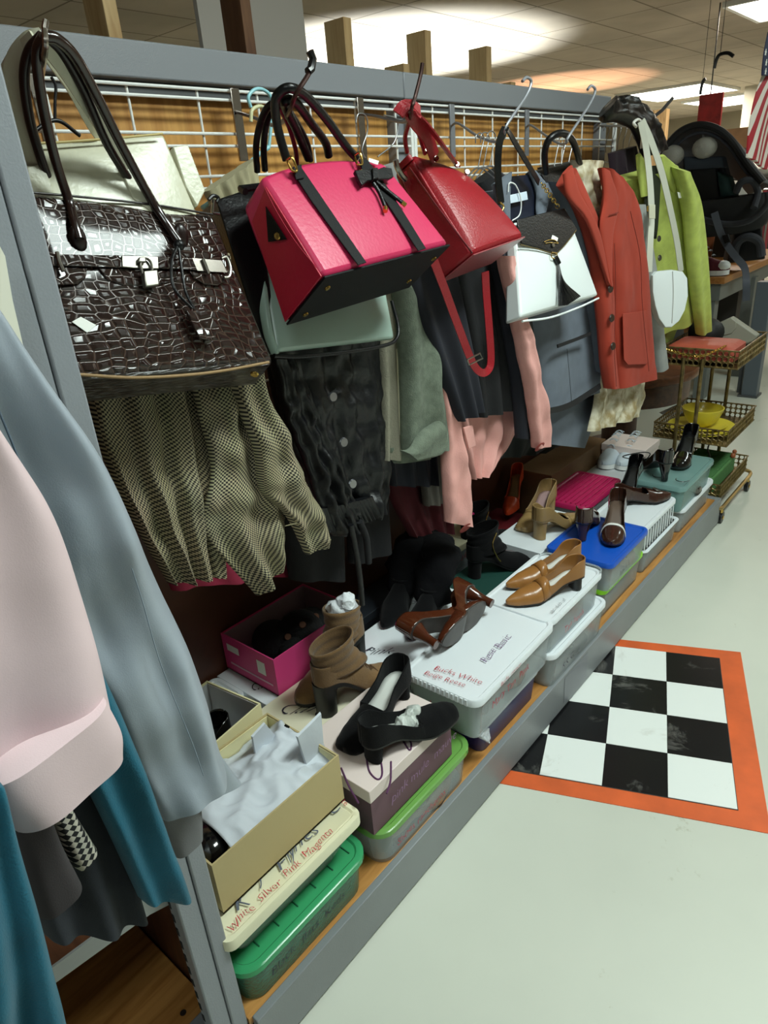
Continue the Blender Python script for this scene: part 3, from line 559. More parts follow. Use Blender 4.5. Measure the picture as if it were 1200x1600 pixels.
# ------------------------------------------------------------------ foreground clothes on the end bay
BG = fab('blue_grey_sateen', (160, 169, 180), .42, bump=(700, .08), var=(5, .06), sheen=.1)
g = garment('blue_grey_jacket', 300, 1240, -.62, 'long blue grey sateen jacket hanging in front of the corner post', 'jacket', 'clothes on the end bay')
cloth('back_flap', [(250, 1040), (285, 1140), (298, 1256)], [(316, 1100), (336, 1165), (376, 1222)], BG, g, -.655, th=.02, n=20, m=30)
cloth('body', [(-120, 420), (-60, 600), (20, 800), (110, 1000), (190, 1160), (250, 1278)], [(-30, 450), (60, 590), (150, 720), (215, 850), (300, 1030), (350, 1196)], BG, g, -.625, th=.05, folds=[(1.1, .006, 2.0, 1.0), (2.3, .003, .5, 3)], crumple=.022, cs=9, m=110, n=70, seed=2)
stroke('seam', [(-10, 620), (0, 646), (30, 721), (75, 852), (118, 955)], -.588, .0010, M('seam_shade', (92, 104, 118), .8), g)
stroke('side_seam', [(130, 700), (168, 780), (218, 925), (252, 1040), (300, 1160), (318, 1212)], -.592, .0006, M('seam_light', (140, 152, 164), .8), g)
TEAL = fab('teal_wool', (10, 98, 122), .9, bump=(500, .25), var=(14, .12), sheen=.1)
g = garment('teal_coat', 250, 1390, -.57, 'teal wool coat hanging between the blush jacket and blue grey jacket', 'coat', 'clothes on the end bay')
cloth('body', [(-110, 560), (-60, 800), (40, 1060), (140, 1240), (217, 1402)], [(-24, 650), (78, 880), (160, 1060), (215, 1190), (287, 1386)], TEAL, g, -.57, th=.05, folds=[(1.2, .008, 1, 1)], crumple=.006, m=80)
g = garment('teal_skirt', 60, 1600, -.46, 'teal wool skirt in the bottom left corner of the picture', 'skirt', 'clothes on the end bay')
cloth('body', [(-120, 1150), (-120, 1350), (-110, 1500), (-100, 1700)], [(-6, 1215), (30, 1335), (72, 1480), (118, 1660)], TEAL, g, -.46, th=.05, folds=[(2.2, .01, 1, 2)], crumple=.006, m=60)
BL = fab('blush_crepe', (226, 200, 204), .8, bump=(800, .06), var=(4, .04))
g = garment('blush_jacket', 90, 1250, -.5, 'blush pink crepe jacket with wide turned cuff at the left edge', 'jacket', 'clothes on the end bay')
cloth('sleeve', [(-160, 560), (-120, 800), (-80, 1050), (-40, 1230)], [(-30, 640), (70, 790), (120, 920), (163, 1088), (174, 1136)], BL, g, -.515, th=.06, folds=[(1.1, .008, 2, 1)], crumple=.008, cs=9, m=70, n=50)
cloth('cuff', [(-40, 1225), (-20, 1262), (16, 1293)], [(160, 1086), (184, 1135), (186, 1172)], BL, g, -.49, th=.05, folds=[(1, .003, 0, 0)], n=50, m=24)
g = garment('charcoal_coat', 170, 1430, -.6, 'charcoal coat hem below the blush cuff', 'coat', 'clothes on the end bay')
cloth('body', [(-60, 1150), (0, 1300), (40, 1400), (68, 1458)], [(130, 1150), (165, 1240), (195, 1330), (222, 1428)], fab('charcoal', (32, 36, 44), .9), g, -.60, th=.05, folds=[(2.1, .010, 0, 1)], m=50)
g = garment('brown_grey_coat', 90, 1410, -.55, 'brown grey wool sleeve beside the teal skirt', 'coat', 'clothes on the end bay'); cloth('sleeve', [(-40, 1180), (20, 1330), (52, 1425)], [(50, 1200), (85, 1300), (119, 1368)], fab('brown_grey', (56, 50, 52), .95), g, -.555, th=.05, m=40)
HT = check_mat('houndstooth', (200, 194, 178), (20, 20, 24), .0055, True)
g = garment('houndstooth_jacket', 125, 1340, -.57, 'cream and black houndstooth cuff peeking out under the blush jacket', 'jacket', 'clothes on the end bay'); cloth('cuff', [(40, 1190), (74, 1280), (110, 1352)], [(70, 1180), (110, 1262), (143, 1315)], HT, g, -.575, th=.04, m=40)
g = garment('grey_pinstripe_skirt', 290, 1320, -.64, 'grey pinstriped hem just below the blue grey jacket', 'skirt', 'clothes on the end bay'); cloth('body', [(200, 1180), (245, 1275), (272, 1338)], [(300, 1180), (312, 1262), (313, 1302)], fab('mid_grey_stripe', (116, 116, 118), .85), g, -.67, th=.03, m=30)

# hangers whose hooks show
LBH = M('light_blue_plastic', (150, 205, 214), .35); BGH = M('ivory_plastic_hook', (206, 204, 160), .4)
hanger([(392, 168), (388, 152), (398, 140), (413, 141), (424, 155), (424, 190), (420, 230)], -1.2, LBH, 'light blue plastic hanger left of the pink bag handles', arms=[(420, 230), (395, 250), (350, 300), (316, 325)], r=.0035)
hanger([(392, 190), (394, 172), (408, 166), (416, 176), (410, 196), (405, 230)], -1.15, BGH, 'ivory hanger hook just below the light blue hook', r=.0035)
hanger([(80, 120), (87, 135), (86, 160), (86, 188)], -1.2, BLKP, 'black hanger hook behind the cream bag straps', arms=[(40, 215), (86, 188), (125, 212)], r=.0025)
hanger([(556, 192), (560, 178), (572, 182), (574, 205), (566, 238), (585, 262)], -1.1, HW, 'wire hanger hook right of the pink bag handles')
hanger([(600, 180), (618, 185), (622, 200), (614, 225), (590, 245)], -1.1, HW, 'thin wire hanger hook near the red bag strap')
for k, (u, v, lb) in enumerate(((750, 212, 'wire hanger hook, leftmost of the bunch left of the black strap'), (758, 211, 'wire hanger hook, middle of the bunch left of the black strap'), (768, 209, 'wire hanger hook closest to the black strap'), (868, 214, 'wire hanger hook inside the black ring handle, left one'), (878, 216, 'wire hanger hook inside the black ring handle, right one'), (888, 222, 'wire hanger hook by the right side of the black ring handle'))):
    hanger([(u-7, v+12), (u-6, v), (u+1, v-4), (u+6, v+4), (u+2, v+24), (u-3, v+50)], -1.05, HW, lb, arms=[(u-24, v+70), (u-3, v+50), (u+22, v+66)])
for k, (u, x) in enumerate(((948, -1.3), (957, -1.3), (966, -1.3), (975, -1.3), (984, -1.3))):
    hanger([(u-5, 204), (u-3, 196), (u+2, 196), (u+4, 204), (u-1, 222), (u-2, 240)], x, HW, ['wire hanger at the far rail, nearest the white grid edge', 'wire hanger at the far rail, second from the grid edge', 'wire hanger in the middle of the far rail', 'wire hanger at the far rail, fourth from the grid edge', 'wire hanger at the far rail beside the lime jacket'][k])
rl = thing('garment_rail', P(965, 200, x=-1.3), 'thin metal rail carrying wire hangers right of the white grid', 'rail'); emit('rail_rod', MB().tube([P(935, 196, x=-1.3), P(992, 198, x=-1.3)], .004), HW, rl)
hanger([(800, 345), (812, 335), (814, 312), (806, 290), (796, 286), (794, 300)], -.955, M('white_wire_hanger', (230, 232, 230), .4), 'white wire hanger inside the slate jacket neck')
hanger([(994, 198), (990, 192), (998, 187), (1004, 200), (1002, 232)], -1.05, M('ivory_tube', (216, 214, 206), .4), 'white plastic hanger hook under the crossbody strap', r=.005)
# ------------------------------------------------------------------ handbags
CROC = croc_mat('brown_croc'); PINKL = M('hot_pink_leather', (202, 48, 92), .38, bump=(160, .1)); PINKD = M('rose_red_leather', (176, 20, 50), .4, bump=(120, .15))
REDL = M('red_leather', (150, 22, 34), .36, bump=(260, .3)); CRL = M('cream_leather', (206, 204, 180), .32, bump=(120, .15), var=(6, .05)); PALE = M('pale_green_leather', (156, 178, 168), .3, bump=(40, .05))
WHL = M('white_leather', (222, 228, 228), .3, bump=(90, .05)); GOLDL = M('gold_hardware', (212, 176, 96), .22, 1)
def bag(name, u, v, x, label): return thing(name, P(u, v, x=x), label, 'handbag', 'handbags hanging on the hooks')
# cream tote behind
b = bag('cream_tote_bag', 200, 400, -.98, 'cream leather tote bag with flat handles behind the brown crocodile bag')
F = [P(20, 228, x=-1.0), P(256, 210, x=-.98), P(345, 420, x=-.92), P(80, 430, x=-.92)]
softbox('body', F, (-.05, 0, -.01), CRL, b, bulge=.008, bevel=.004); pl = plane(F, .012)
patch('side_pocket', [(262, 238), (285, 234), (312, 305), (300, 330), (282, 300)], plane(F, -.02), CRL, b, .02)
stroke('zip_end', [(268, 237), (278, 234), (284, 238)], plane(F, .002)[0].x, .005, BRASS, b)
stroke('top_zip', [(20, 226), (100, 222), (180, 216), (254, 209)], pl, .0016, M('zip_tape', (190, 170, 110), .5), b, curve=False)
for pg in ([(40, 262), (65, 258), (80, 290), (86, 325), (50, 320)], [(184, 256), (205, 255), (232, 300), (236, 332), (206, 312)]): patch('handle_tab', pg, pl, CRL, b, .004)
strap('flat_handle', [(54, 262, -.985), (37, 215, -.97), (24, 155, -.95), (26, 100, -.93), (48, 68, -.91), (68, 62, -.90)], 0, .024, .004, CRL, b)
strap('flat_handle', [(68, 68, -.90), (88, 96, -.92), (118, 138, -.95), (146, 190, -.97), (160, 212, -.99)], 0, .022, .004, CRL, b)
strap('flat_handle', [(70, 66, -.885), (100, 105, -.90), (130, 150, -.92), (165, 205, -.94), (202, 262, -.95)], 0, .020, .004, CRL, b)
strap('flat_handle', [(30, 222, -1.0), (14, 170, -.97), (10, 130, -.95), (26, 92, -.93), (56, 62, -.90)], 0, .020, .004, CRL, b)
# brown croc
b = bag('crocodile_handbag', 280, 590, -.86, 'glossy dark brown crocodile-embossed handbag with padlock at the upper left')
F = [P(36, 297, x=-.955), P(333, 333, x=-.945), P(429, 566, x=-.86), P(112, 590, x=-.86)]
body = softbox('body', F, (-.055, 0, -.045), CROC, b, bulge=.010, bevel=.008, n=30, m=24, taper=.45); pl = plane(F, .012); pl2 = plane(F, .018); pl3 = plane(F, .024)
def cpatch(name, poly, plx, mat, th=.003):
    a = [P(q[0], q[1], x=plx) for q in poly]; nn = plx[1]; mb = MB(); n = len(a); ex = (F[1]-F[0]).normalized(); ey = nn.cross(ex)
    mb.add(a+[p+nn*th for p in a], [tuple(range(n)), tuple(range(2*n-1, n-1, -1))]+[(i, i+n, (i+1) % n+n, (i+1) % n) for i in range(n)], [((p-F[0]).dot(ex), (p-F[0]).dot(ey)) for p in a]*2)
    return emit(name, mb, mat, b, bevel=.001, smooth=30)
cpatch('flap_tongue', [(52, 416), (135, 421), (132, 436), (120, 445), (88, 447), (60, 445)], plane(F, .0105), CROC, .004)
cpatch('flap_tongue', [(152, 420), (280, 426), (272, 441), (230, 448), (190, 447), (166, 438)], plane(F, .0105), CROC, .004)
cpatch('flap_tongue', [(294, 425), (352, 428), (350, 440), (338, 447), (318, 445), (302, 436)], plane(F, .0105), CROC, .004)
cpatch('belt', [(40, 396), (120, 399), (200, 400), (280, 403), (346, 408), (356, 427), (280, 421), (200, 419), (120, 417), (48, 415)], plane(F, .015), CROC, .003)
SILV = M('brushed_silver', (150, 146, 138), .3, 1)
patch('lock_plate', [(189, 400), (246, 401), (247, 421), (222, 421), (190, 418)], pl2, SILV, b, .0025)
patch('strap_plate', [(300, 403), (346, 407), (355, 426), (308, 423)], pl2, NICKEL, b, .0005)
patch('turn_lock', [(214, 404), (224, 403), (226, 412), (214, 412)], plane(F, .021), SILV, b, .006)
lock = patch('padlock', [(219, 427), (241, 425), (244, 449), (223, 452)], pl2, SILV, b, .010)
p0 = plane(F, .024); a = [P(q[0], q[1], x=p0) for q in ((223, 428), (220, 412), (228, 404), (236, 411), (238, 427))]; emit('shackle', MB().tube(crv(a, 24), .0018, 8), SILV, lock)
for q in (((89, 394), (92, 408), (99, 424)), ((317, 405), (321, 415), (326, 428))):
    emit('belt_loop', MB().tube([P(u, v, x=plane(F, .021)) for u, v in q], .0028, 8), SILV, b)
emit('side_ring', MB().tube(crv([P(u, v, x=pl2) for u, v in ((346, 404), (354, 402), (360, 418), (358, 432), (350, 434))], 20), .0024, 8), SILV, b)
patch('price_sticker', [(112, 503), (126, 495), (150, 508), (136, 520)], pl, TAGW, b, .0006)
fob = cpatch('key_fob', [(288, 486), (301, 488), (313, 480), (330, 500), (342, 518), (336, 520), (334, 528), (323, 533), (309, 530), (300, 512)], plane(F, .022), CROC, .006)
for q in (((277, 385), (268, 410), (272, 450), (300, 482)), ((279, 385), (284, 420), (290, 455), (303, 482))):
    emit('fob_cord', MB().tube(crv([P(u, v, x=plane(F, .026)) for u, v in q], 24), .0022, 8), BLKL, b)
emit('cord_knot', MB().ball(P(280, 383, x=plane(F, .024)), .008), BLKL, b)
M('dark_brown_edge', (30, 18, 16), .3)
for q in ((122, 378), (283, 372)): emit('handle_base', MB().ball(P(q[0], q[1]-4, x=plane(F, .010)), .014, sq=(.6, .8, 1.3)), MATS['dark_brown_edge'], b)
hx = [-.945, -.92, -.895, -.88, -.87]
stroke('handle', [P(124, 374, x=plane(F, .016)), P(117, 350, x=plane(F, .014)), (108, 315, -.945), (90, 262, -.94), (72, 190, -.92), (60, 120, -.90), (58, 80, -.885), (68, 58, -.87)], 0, .0062, CROC, b, n=12)
stroke('handle', [(70, 57, -.87), (90, 62, -.87), (118, 90, -.88), (150, 148, -.90), (190, 228, -.925), (235, 310, -.94), P(262, 352, x=plane(F, .012)), P(280, 378, x=plane(F, .016))], 0, .0066, CROC, b, n=12)
stroke('handle', [(82, 300, -.985), (60, 235, -.965), (45, 180, -.94), (38, 120, -.92), (46, 80, -.90), (66, 56, -.88)], 0, .006, M('dark_brown_edge', (30, 18, 16), .3), b, n=12)
stroke('handle', [(66, 56, -.885), (95, 80, -.89), (130, 140, -.91), (170, 230, -.94), (222, 310, -.975)], 0, .0058, MATS['dark_brown_edge'], b, n=12)
stroke('bottom_edge', [(118, 585), (220, 590), (330, 582), (420, 566)], plane(F, .010), .0022, M('worn_tan_edge', (150, 120, 80), .6), b)
stroke('top_edge', [(38, 300), (130, 308), (240, 320), (332, 335)], plane(F, .006), .0016, MATS['dark_brown_edge'], b)
emit('metal_foot', MB().disc(P(398, 583, x=-.87), (.3, -.6, -.7), .007, .004), GOLDL, b)

# black tote with pale green front bag
b = bag('black_tote_bag', 400, 550, -.98, 'black leather tote bag seen edge-on between the crocodile bag and pink bag')
F = [P(338, 312, x=-1.0), P(398, 292, x=-1.0), P(438, 552, x=-.945), P(414, 556, x=-.955)]
softbox('body', F, (-.10, .03, -.02), BLKL, b, bulge=.004, bevel=.006)
emit('swivel_clasp', MB().tube(crv([P(u, v, x=-.98) for u, v in ((326, 312), (333, 306), (341, 309), (338, 316))], 16), .003, 8), BLKP, b); emit('clasp_post', MB().tube([P(334, 312, x=-.98), P(332, 332, x=-.98), P(342, 334, x=-.98)], .0032, 8), CHROME, b)
stroke('handle', [(402, 268, -1.0), (400, 232, -.98), (406, 195, -.96), (420, 166, -.93), (444, 156, -.90)], 0, .0055, BLKL, b, n=12); stroke('handle', [(414, 266, -1.0), (412, 230, -.98), (417, 190, -.96), (430, 165, -.93), (452, 152, -.90)], 0, .0055, BLKL, b, n=12)
stroke('handle', [(448, 168, -.92), (466, 196, -.95), (480, 225, -.97), (485, 250, -.99)], 0, .0055, BLKL, b, n=12)
b = bag('pale_green_handbag', 520, 545, -.97, 'pale mint green leather handbag with black edging underneath the pink bag')
F = [P(398, 380, x=-1.0), P(590, 380, x=-1.0), P(618, 530, x=-.93), P(434, 551, x=-.93)]
softbox('body', F, (-.07, .0, -.01), PALE, b, bulge=.012, bevel=.008)
stroke('black_edging', [(428, 556), (470, 557), (540, 550), (600, 540), (619, 530), (622, 510), (612, 470)], plane(F, -.006), .004, BLKL, b)
cloth('side_gusset', [(396, 380, -1.0), (400, 450, -.98), (412, 520, -.955), (424, 552, -.95)], [(404, 380, -.99), (416, 440, -.97), (424, 510, -.94), (436, 552, -.935)], PALE, b, th=.012, n=12)
stroke('handle', [(438, 170, -.915), (452, 200, -.94), (462, 235, -.96), (464, 260, -.98)], 0, .004, M('wine_handle', (120, 20, 50), .4), b)

# pink bag
b = bag('pink_handbag', 600, 450, -.85, 'hot pink structured handbag with black stripes and a black bow')
F = [P(408, 276, x=-.90), P(601, 254, x=-.90), P(702, 380, x=-.79), P(506, 430, x=-.79)]
DV = Vector((-.108, .006, -.078))
softbox('body', F, DV, PINKL, b, bulge=.007, bevel=.008, n=30, m=22, top=.018, taper=.55); pf = plane(F, .0085); pf2 = plane(F, .0095)
# side gussets: separate deeper pink skins
def quadskin(name, pts, mat, th=.003): 
    nn = (pts[1]-pts[0]).cross(pts[2]-pts[0]).normalized(); 
    if nn.dot(CAMP-pts[0]) < 0: nn = -nn
    return emit(name, MB().prism(pts, nn*th), mat, b, bevel=.001, smooth=30)
sd = Vector((0, -.0015, 0))
quadskin('side_gusset', [F[0]+(F[3]-F[0])*.10+sd, F[0]+DV*.5+(F[3]-F[0])*.16+sd, F[3]+DV*.97+sd, F[3]+sd+DV*.02], PINKD)
bo = Vector((0, 0, -.001))
quadskin('base_panel', [F[3]+(F[0]-F[3])*.0+bo, F[2]+bo, F[2]+DV+bo, F[3]+DV+bo], M('black_saffiano', (10, 10, 12), .6, bump=(500, .2), spec=.2), .004)
NB = (F[2]-F[3]).cross(DV).normalized(); NB = NB if NB.dot(CAMP-F[3]) > 0 else -NB
for a_, c_ in ((.08, .25), (.08, .82), (.94, .25), (.90, .75)): emit('stud_foot', MB().disc(F[3].lerp(F[2], a_)+DV*c_+NB*.004, NB, .0055, .004), GOLDL, b)
patch('stripe', [(456, 268), (470, 262), (500, 306), (536, 359), (572, 411), (559, 415), (520, 362), (484, 312)], pf, MATS['black_saffiano'], b, .0018)
patch('stripe', [(560, 252), (573, 250), (604, 292), (636, 342), (665, 389), (653, 393), (620, 342), (588, 294)], pf, MATS['black_saffiano'], b, .0018)
for pg in ([(551, 271), (566, 268), (580, 271), (582, 285), (571, 287), (563, 294), (557, 284)], [(581, 271), (596, 265), (609, 267), (612, 280), (604, 284), (594, 284), (583, 285)]): patch('bow_loop', pg, plane(F, .013), BLKL, b, .007)
patch('bow_knot', [(576, 270), (585, 269), (587, 286), (578, 287)], plane(F, .013), BLKL, b, .012)
for q, t in ((((583, 286), (592, 300), (602, 324)), (602, 330)), (((588, 284), (608, 300), (628, 316)), (634, 321))):
    emit('bow_cord', MB().tube(crv([P(u, v, x=plane(F, .014)) for u, v in q], 20), .0035, 8), BLKL, b)
    emit('cord_tip', MB().tube([P(q[-1][0], q[-1][1], x=plane(F, .014)), P(t[0], t[1], x=plane(F, .014))], .0042, 10), GOLDL, b)
GS = (F[3]-F[0]).cross(DV).normalized(); GS = GS if GS.y < 0 else -GS; pg = (F[0]+sd*4, GS)
patch('black_tab', [(416, 322), (449, 374), (420, 378)], plane([F[0], F[0]+DV, F[3]], .006), MATS['black_saffiano'], b, .002); emit('tab_stud', MB().disc(P(434, 369, x=plane([F[0], F[0]+DV, F[3]], .008)), (.2, -1, .1), .006, .003), GOLDL, b)
emit('top_zip_band', MB().tube([F[0]+DV*.35+(F[0]-F[3])*.06, F[0]+DV*.4+(F[0]-F[3])*.12, F[1]+DV*.4+(F[0]-F[3])*.12], .006), BLKL, b)
stroke('stitching', [(412, 290), (432, 330), (462, 378), (496, 420)], pf, .0006, M('red_thread', (170, 14, 50), .7), b)
for pts in ([(448, 250, -.905), (434, 200, -.90), (430, 160, -.885), (440, 142, -.87), (456, 138, -.86), (478, 150, -.87), (510, 186, -.885), (540, 228, -.90), (556, 246, -.905)], [(482, 248, -.95), (464, 205, -.93), (446, 168, -.90), (446, 158, -.88), (462, 160, -.88), (486, 192, -.91), (508, 222, -.95), (514, 244, -.96)]):
    stroke('handle', pts, 0, .0072, BLKL, b, n=12)
for q in (((452, 250), (460, 262)), ((558, 243), (562, 252))): emit('handle_ring', MB().tube(crv([P(q[0][0]-4, q[0][1], x=-.895), P(q[0][0]+4, q[0][1]-4, x=-.885), P(q[1][0]+4, q[1][1]+4, x=-.88), P(q[1][0]-4, q[1][1]+4, x=-.885), P(q[0][0]-4, q[0][1], x=-.895)], 24), .002, 8), GOLDL, b)
for pg in ([(456, 262), (470, 258), (474, 280), (462, 282)], [(560, 250), (572, 248), (578, 266), (566, 270)]): patch('handle_tab', pg, plane(F, .0105), MATS['black_saffiano'], b, .0025)
patch('price_sticker', [(576, 247), (592, 252), (590, 258), (576, 253)], plane(F, .010), TAGW, b, .0008)

# red bag
b = bag('red_handbag', 760, 420, -.85, 'red pebbled leather handbag with wide strap, hanging tilted beside the pink bag')
F = [P(645, 240, x=-.99), P(728, 272, x=-.99), P(820, 368, x=-.84), P(740, 396, x=-.84)]
DV = Vector((-.105, -.012, -.07))
softbox('body', F, DV*.8, REDL, b, bulge=.022, bevel=.012, n=24, m=20, taper=.6)
def qs2(name, pts, mat, th=.002):
    nn = (pts[1]-pts[0]).cross(pts[2]-pts[0]).normalized(); nn = nn if nn.dot(CAMP-pts[0]) > 0 else -nn
    return emit(name, MB().prism(pts, nn*th), mat, b, bevel=.001, smooth=30)
qs2('base_panel', [F[3]+bo, F[2]+bo, F[2]+DV*.8+bo, F[3]+DV*.8+bo], M('red_base_leather', (150, 74, 78), .3, bump=(260, .2)), .003)
stroke('side_seam', [(640, 262), (670, 305), (705, 352), (738, 395)], plane(F, .012), .0016, M('dark_red_seam', (90, 10, 18), .5), b)
strap('wide_strap', [(638, 168, -.86), (650, 190, -.88), (668, 215, -.92), (680, 247, -.975)], 0, .030, .003, REDL, b, face=(1, -.8, .1))
strap('wide_strap', [(640, 166, -.86), (662, 188, -.88), (690, 225, -.93), (714, 258, -.975)], 0, .018, .003, REDL, b, face=(.6, -.2, 1))
strap('strap_fold', [(622, 178, -.865), (632, 166, -.86), (645, 166, -.86), (656, 176, -.865)], 0, .022, .004, REDL, b, face=(.6, -.9, .4))
stroke('handle_loop', [(636, 238, -.99), (633, 215, -.97), (640, 190, -.93), (646, 178, -.90)], 0, .0045, REDL, b); stroke('handle_loop', [(664, 240, -.99), (656, 215, -.97), (648, 190, -.93), (642, 176, -.90)], 0, .0045, REDL, b)
for q in ((667, 236), (681, 249), (713, 258), (729, 270)): emit('strap_ring', MB().disc(P(q[0], q[1], x=-.965), (1, -.6, .5), .006, .006), NICKEL, b)
emit('zip_pull', MB().tube(crv([P(u, v, x=-.99) for u, v in ((618, 250), (621, 262), (628, 274), (634, 280))], 16), .006, 8), NICKEL, b)
cloth('side_gusset', [(622, 258, -1.02), (650, 300, -1.0), (690, 372, -.93), (714, 418, -.91)], [(640, 240, -.99), (668, 288, -.95), (708, 350, -.89), (738, 395, -.845)], REDL, b, th=.012, n=14)
cb = [(678, 408, -.88), (694, 450, -.885), (716, 510, -.89), (738, 566, -.89), (752, 582, -.885), (763, 578, -.885), (767, 560, -.885), (764, 510, -.885), (760, 460, -.885), (758, 425, -.88)]
strap('crossbody_strap', cb, 0, .018, .003, REDL, b, face=(.9, -.6, .1))
emit('strap_buckle', MB().tube([P(u, v, x=-.868) for u, v in ((730, 562), (750, 552), (754, 560), (733, 570), (730, 562))], .0018, 8), SILV, b)
strap('crossbody_strap', [(630, 270, -1.0), (650, 320, -.99), (674, 400, -.93)], 0, .015, .003, REDL, b, face=(.9, -.6, .1))

# white and black bag
b = bag('white_black_handbag', 860, 490, -.88, 'white handbag with black envelope flap and black tassel')
F = [P(803, 348, x=-.945), P(884, 324, x=-.945), P(935, 461, x=-.87), P(814, 496, x=-.87)]
softbox('body', F, (-.045, 0, -.02), WHL, b, bulge=.012, bevel=.006, n=22, m=20, taper=.5); pw = plane(F, .014)
patch('flap', [(806, 344), (845, 334), (880, 326), (900, 359), (884, 380), (868, 397), (840, 388), (813, 381)], pw, BLKL, b, .004)
stroke('flap_edge', [(813, 382), (840, 389), (868, 398), (884, 381), (900, 360)], plane(F, .018), .0016, BRASS, b, curve=False)
patch('price_sticker', [(863, 367), (872, 372), (870, 378), (861, 373)], plane(F, .019), TAGW, b, .0008)
stroke('gold_logo', [(850, 378), (858, 375), (866, 375), (872, 380), (862, 379), (852, 380)], plane(F, .020), .0012, GOLDL, b); emit('flap_stud', MB().disc(P(864, 383, x=plane(F, .019)), plane(F)[1], .006, .003), SILV, b)
emit('tassel_ring', MB().tube(crv([P(u, v, x=plane(F, .022)) for u, v in ((862, 394), (870, 396), (869, 404), (862, 402), (862, 394)) ], 20), .0014, 8), GOLDL, b)
ts = MB(); ts.tube([P(868, 402, x=plane(F, .022)), P(873, 412, x=plane(F, .022))], .007, 10)
for k in range(16):
    e = (873+k*2.2, 482-abs(k-6)*.6-(k*.9)); ts.tube(crv([P(872, 410, x=plane(F, .022)), P(872+(k-5)*.5+4, 440, x=plane(F, .024+.002*math.sin(k*2))), P(e[0], e[1], x=plane(F, .020))], 8), .0022, 6)
emit('tassel', ts, BLKL, b)
strap('strap', [(790, 198, -.92), (780, 225, -.94), (778, 270, -.95), (783, 318, -.955)], 0, .018, .003, BLKL, b, face=(1, -.5, .1)); strap('strap', [(790, 198, -.92), (800, 215, -.935), (822, 252, -.94), (842, 285, -.945)], 0, .016, .003, BLKL, b, face=(1, -.3, .3))
ch = MB(); cc = crv([P(846, 286, x=-.94), P(858, 303, x=-.94), P(872, 324, x=-.94)], 11)
for i in range(10):
    t = (cc[i+1]-cc[i]); m_ = (cc[i]+cc[i+1])/2; s_ = t.orthogonal().normalized() if i % 2 else t.cross(t.orthogonal()).normalized()
    ch.tube([m_+t*.7*math.cos(a)+s_*.005*math.sin(a) for a in [2*PI*k/12 for k in range(13)]], .0013, 6)
emit('chain', ch, GOLDL, b); stroke('strap_ring', [(781, 316), (787, 322), (784, 330)], -.945, .0025, GOLDL, b)
stroke('base_edge', [(816, 502), (860, 496), (905, 480), (935, 466)], plane(F, -.004), .003, WHL, b)

# black ring-handle bag
b = bag('black_ring_handle_bag', 880, 270, -1.0, 'black handbag with thick round handle between the slate jacket and rust blazer')
stroke('ring_handle', [(853, 270, -1.0), (851, 240, -.98), (858, 218, -.96), (876, 208, -.95), (892, 216, -.955), (901, 236, -.97), (906, 256, -.99)], 0, .009, BLKL, b, n=12)
F = [P(842, 268, x=-1.02), P(908, 250, x=-1.02), P(930, 330, x=-1.0), P(868, 340, x=-1.0)]; softbox('body', F, (-.05, 0, 0), BLKL, b)

# white crossbody
b = bag('white_crossbody_bag', 1050, 510, -.95, 'small white saddle-shaped crossbody bag hanging on a long strap over the lime jacket')
pc = (P(1047, 465, x=-.94), Vector((.72, -.68, .12)).normalized())
ol = [(1020, 430), (1026, 424), (1050, 421), (1068, 424), (1075, 434), (1076, 462), (1071, 485), (1062, 502), (1050, 512), (1040, 512), (1030, 498), (1024, 478), (1020, 455)]
a = [P(u, v, x=pc) for u, v in ol]; R = []
for d_, s_ in ((-.045, .9), (-.042, .98), (-.035, 1), (-.008, 1), (-.002, .97), (0, .9)):
    c_ = sum(a, Vector())/len(a); R.append([c_+(p-c_)*s_+pc[1]*d_ for p in a])
emit('body', MB().rings(R), WHL, b, smooth=40)
stroke('front_zip', [(1051, 424), (1052, 460), (1050, 505)], (pc[0]+pc[1]*.001, pc[1]), .0016, M('zip_grey', (170, 170, 165), .5), b)
SGW = M('stone_strap', (196, 196, 182), .5)
strap('strap', [(1001, 190, -1.03), (1010, 235, -1.02), (1016, 290, -1.0), (1018, 340, -.985), (1016, 380, -.975), (1014, 425, -.97)], 0, .022, .003, SGW, b, face=(.7, -.7, .1)); strap('strap', [(1003, 188, -1.03), (1018, 222, -1.01), (1034, 270, -.985), (1048, 330, -.965), (1058, 380, -.955), (1064, 424, -.95)], 0, .022, .003, SGW, b, face=(.7, -.7, .1))
patch('strap_buckle', [(1013, 320), (1023, 320), (1023, 342), (1013, 342)], (P(1018, 330, x=-.975), pc[1]), CRL, b, .006); emit('buckle_ring', MB().tube([P(1012, 322, x=-.97), P(1012, 330, x=-.97)], .003), GOLDL, b)
# black folded piece over the hanger tops
b = thing('black_leather_glove_pair', P(980, 200, x=-1.2), 'puffy black folded piece draped over hanger tops above the lime jacket', 'gloves')
cloth('folded_top', [(950, 160, -1.2), (962, 156, -1.2), (985, 162, -1.2), (1006, 178, -1.2), (1024, 205, -1.2), (1028, 236, -1.2)], [(944, 178, -1.16), (950, 188, -1.16), (968, 188, -1.16), (990, 200, -1.16), (1002, 225, -1.16), (1010, 245, -1.16)], BLKL, b, th=.09, crumple=.012, cs=30, folds=[(2, .006, 0, 3)], m=30, n=24)
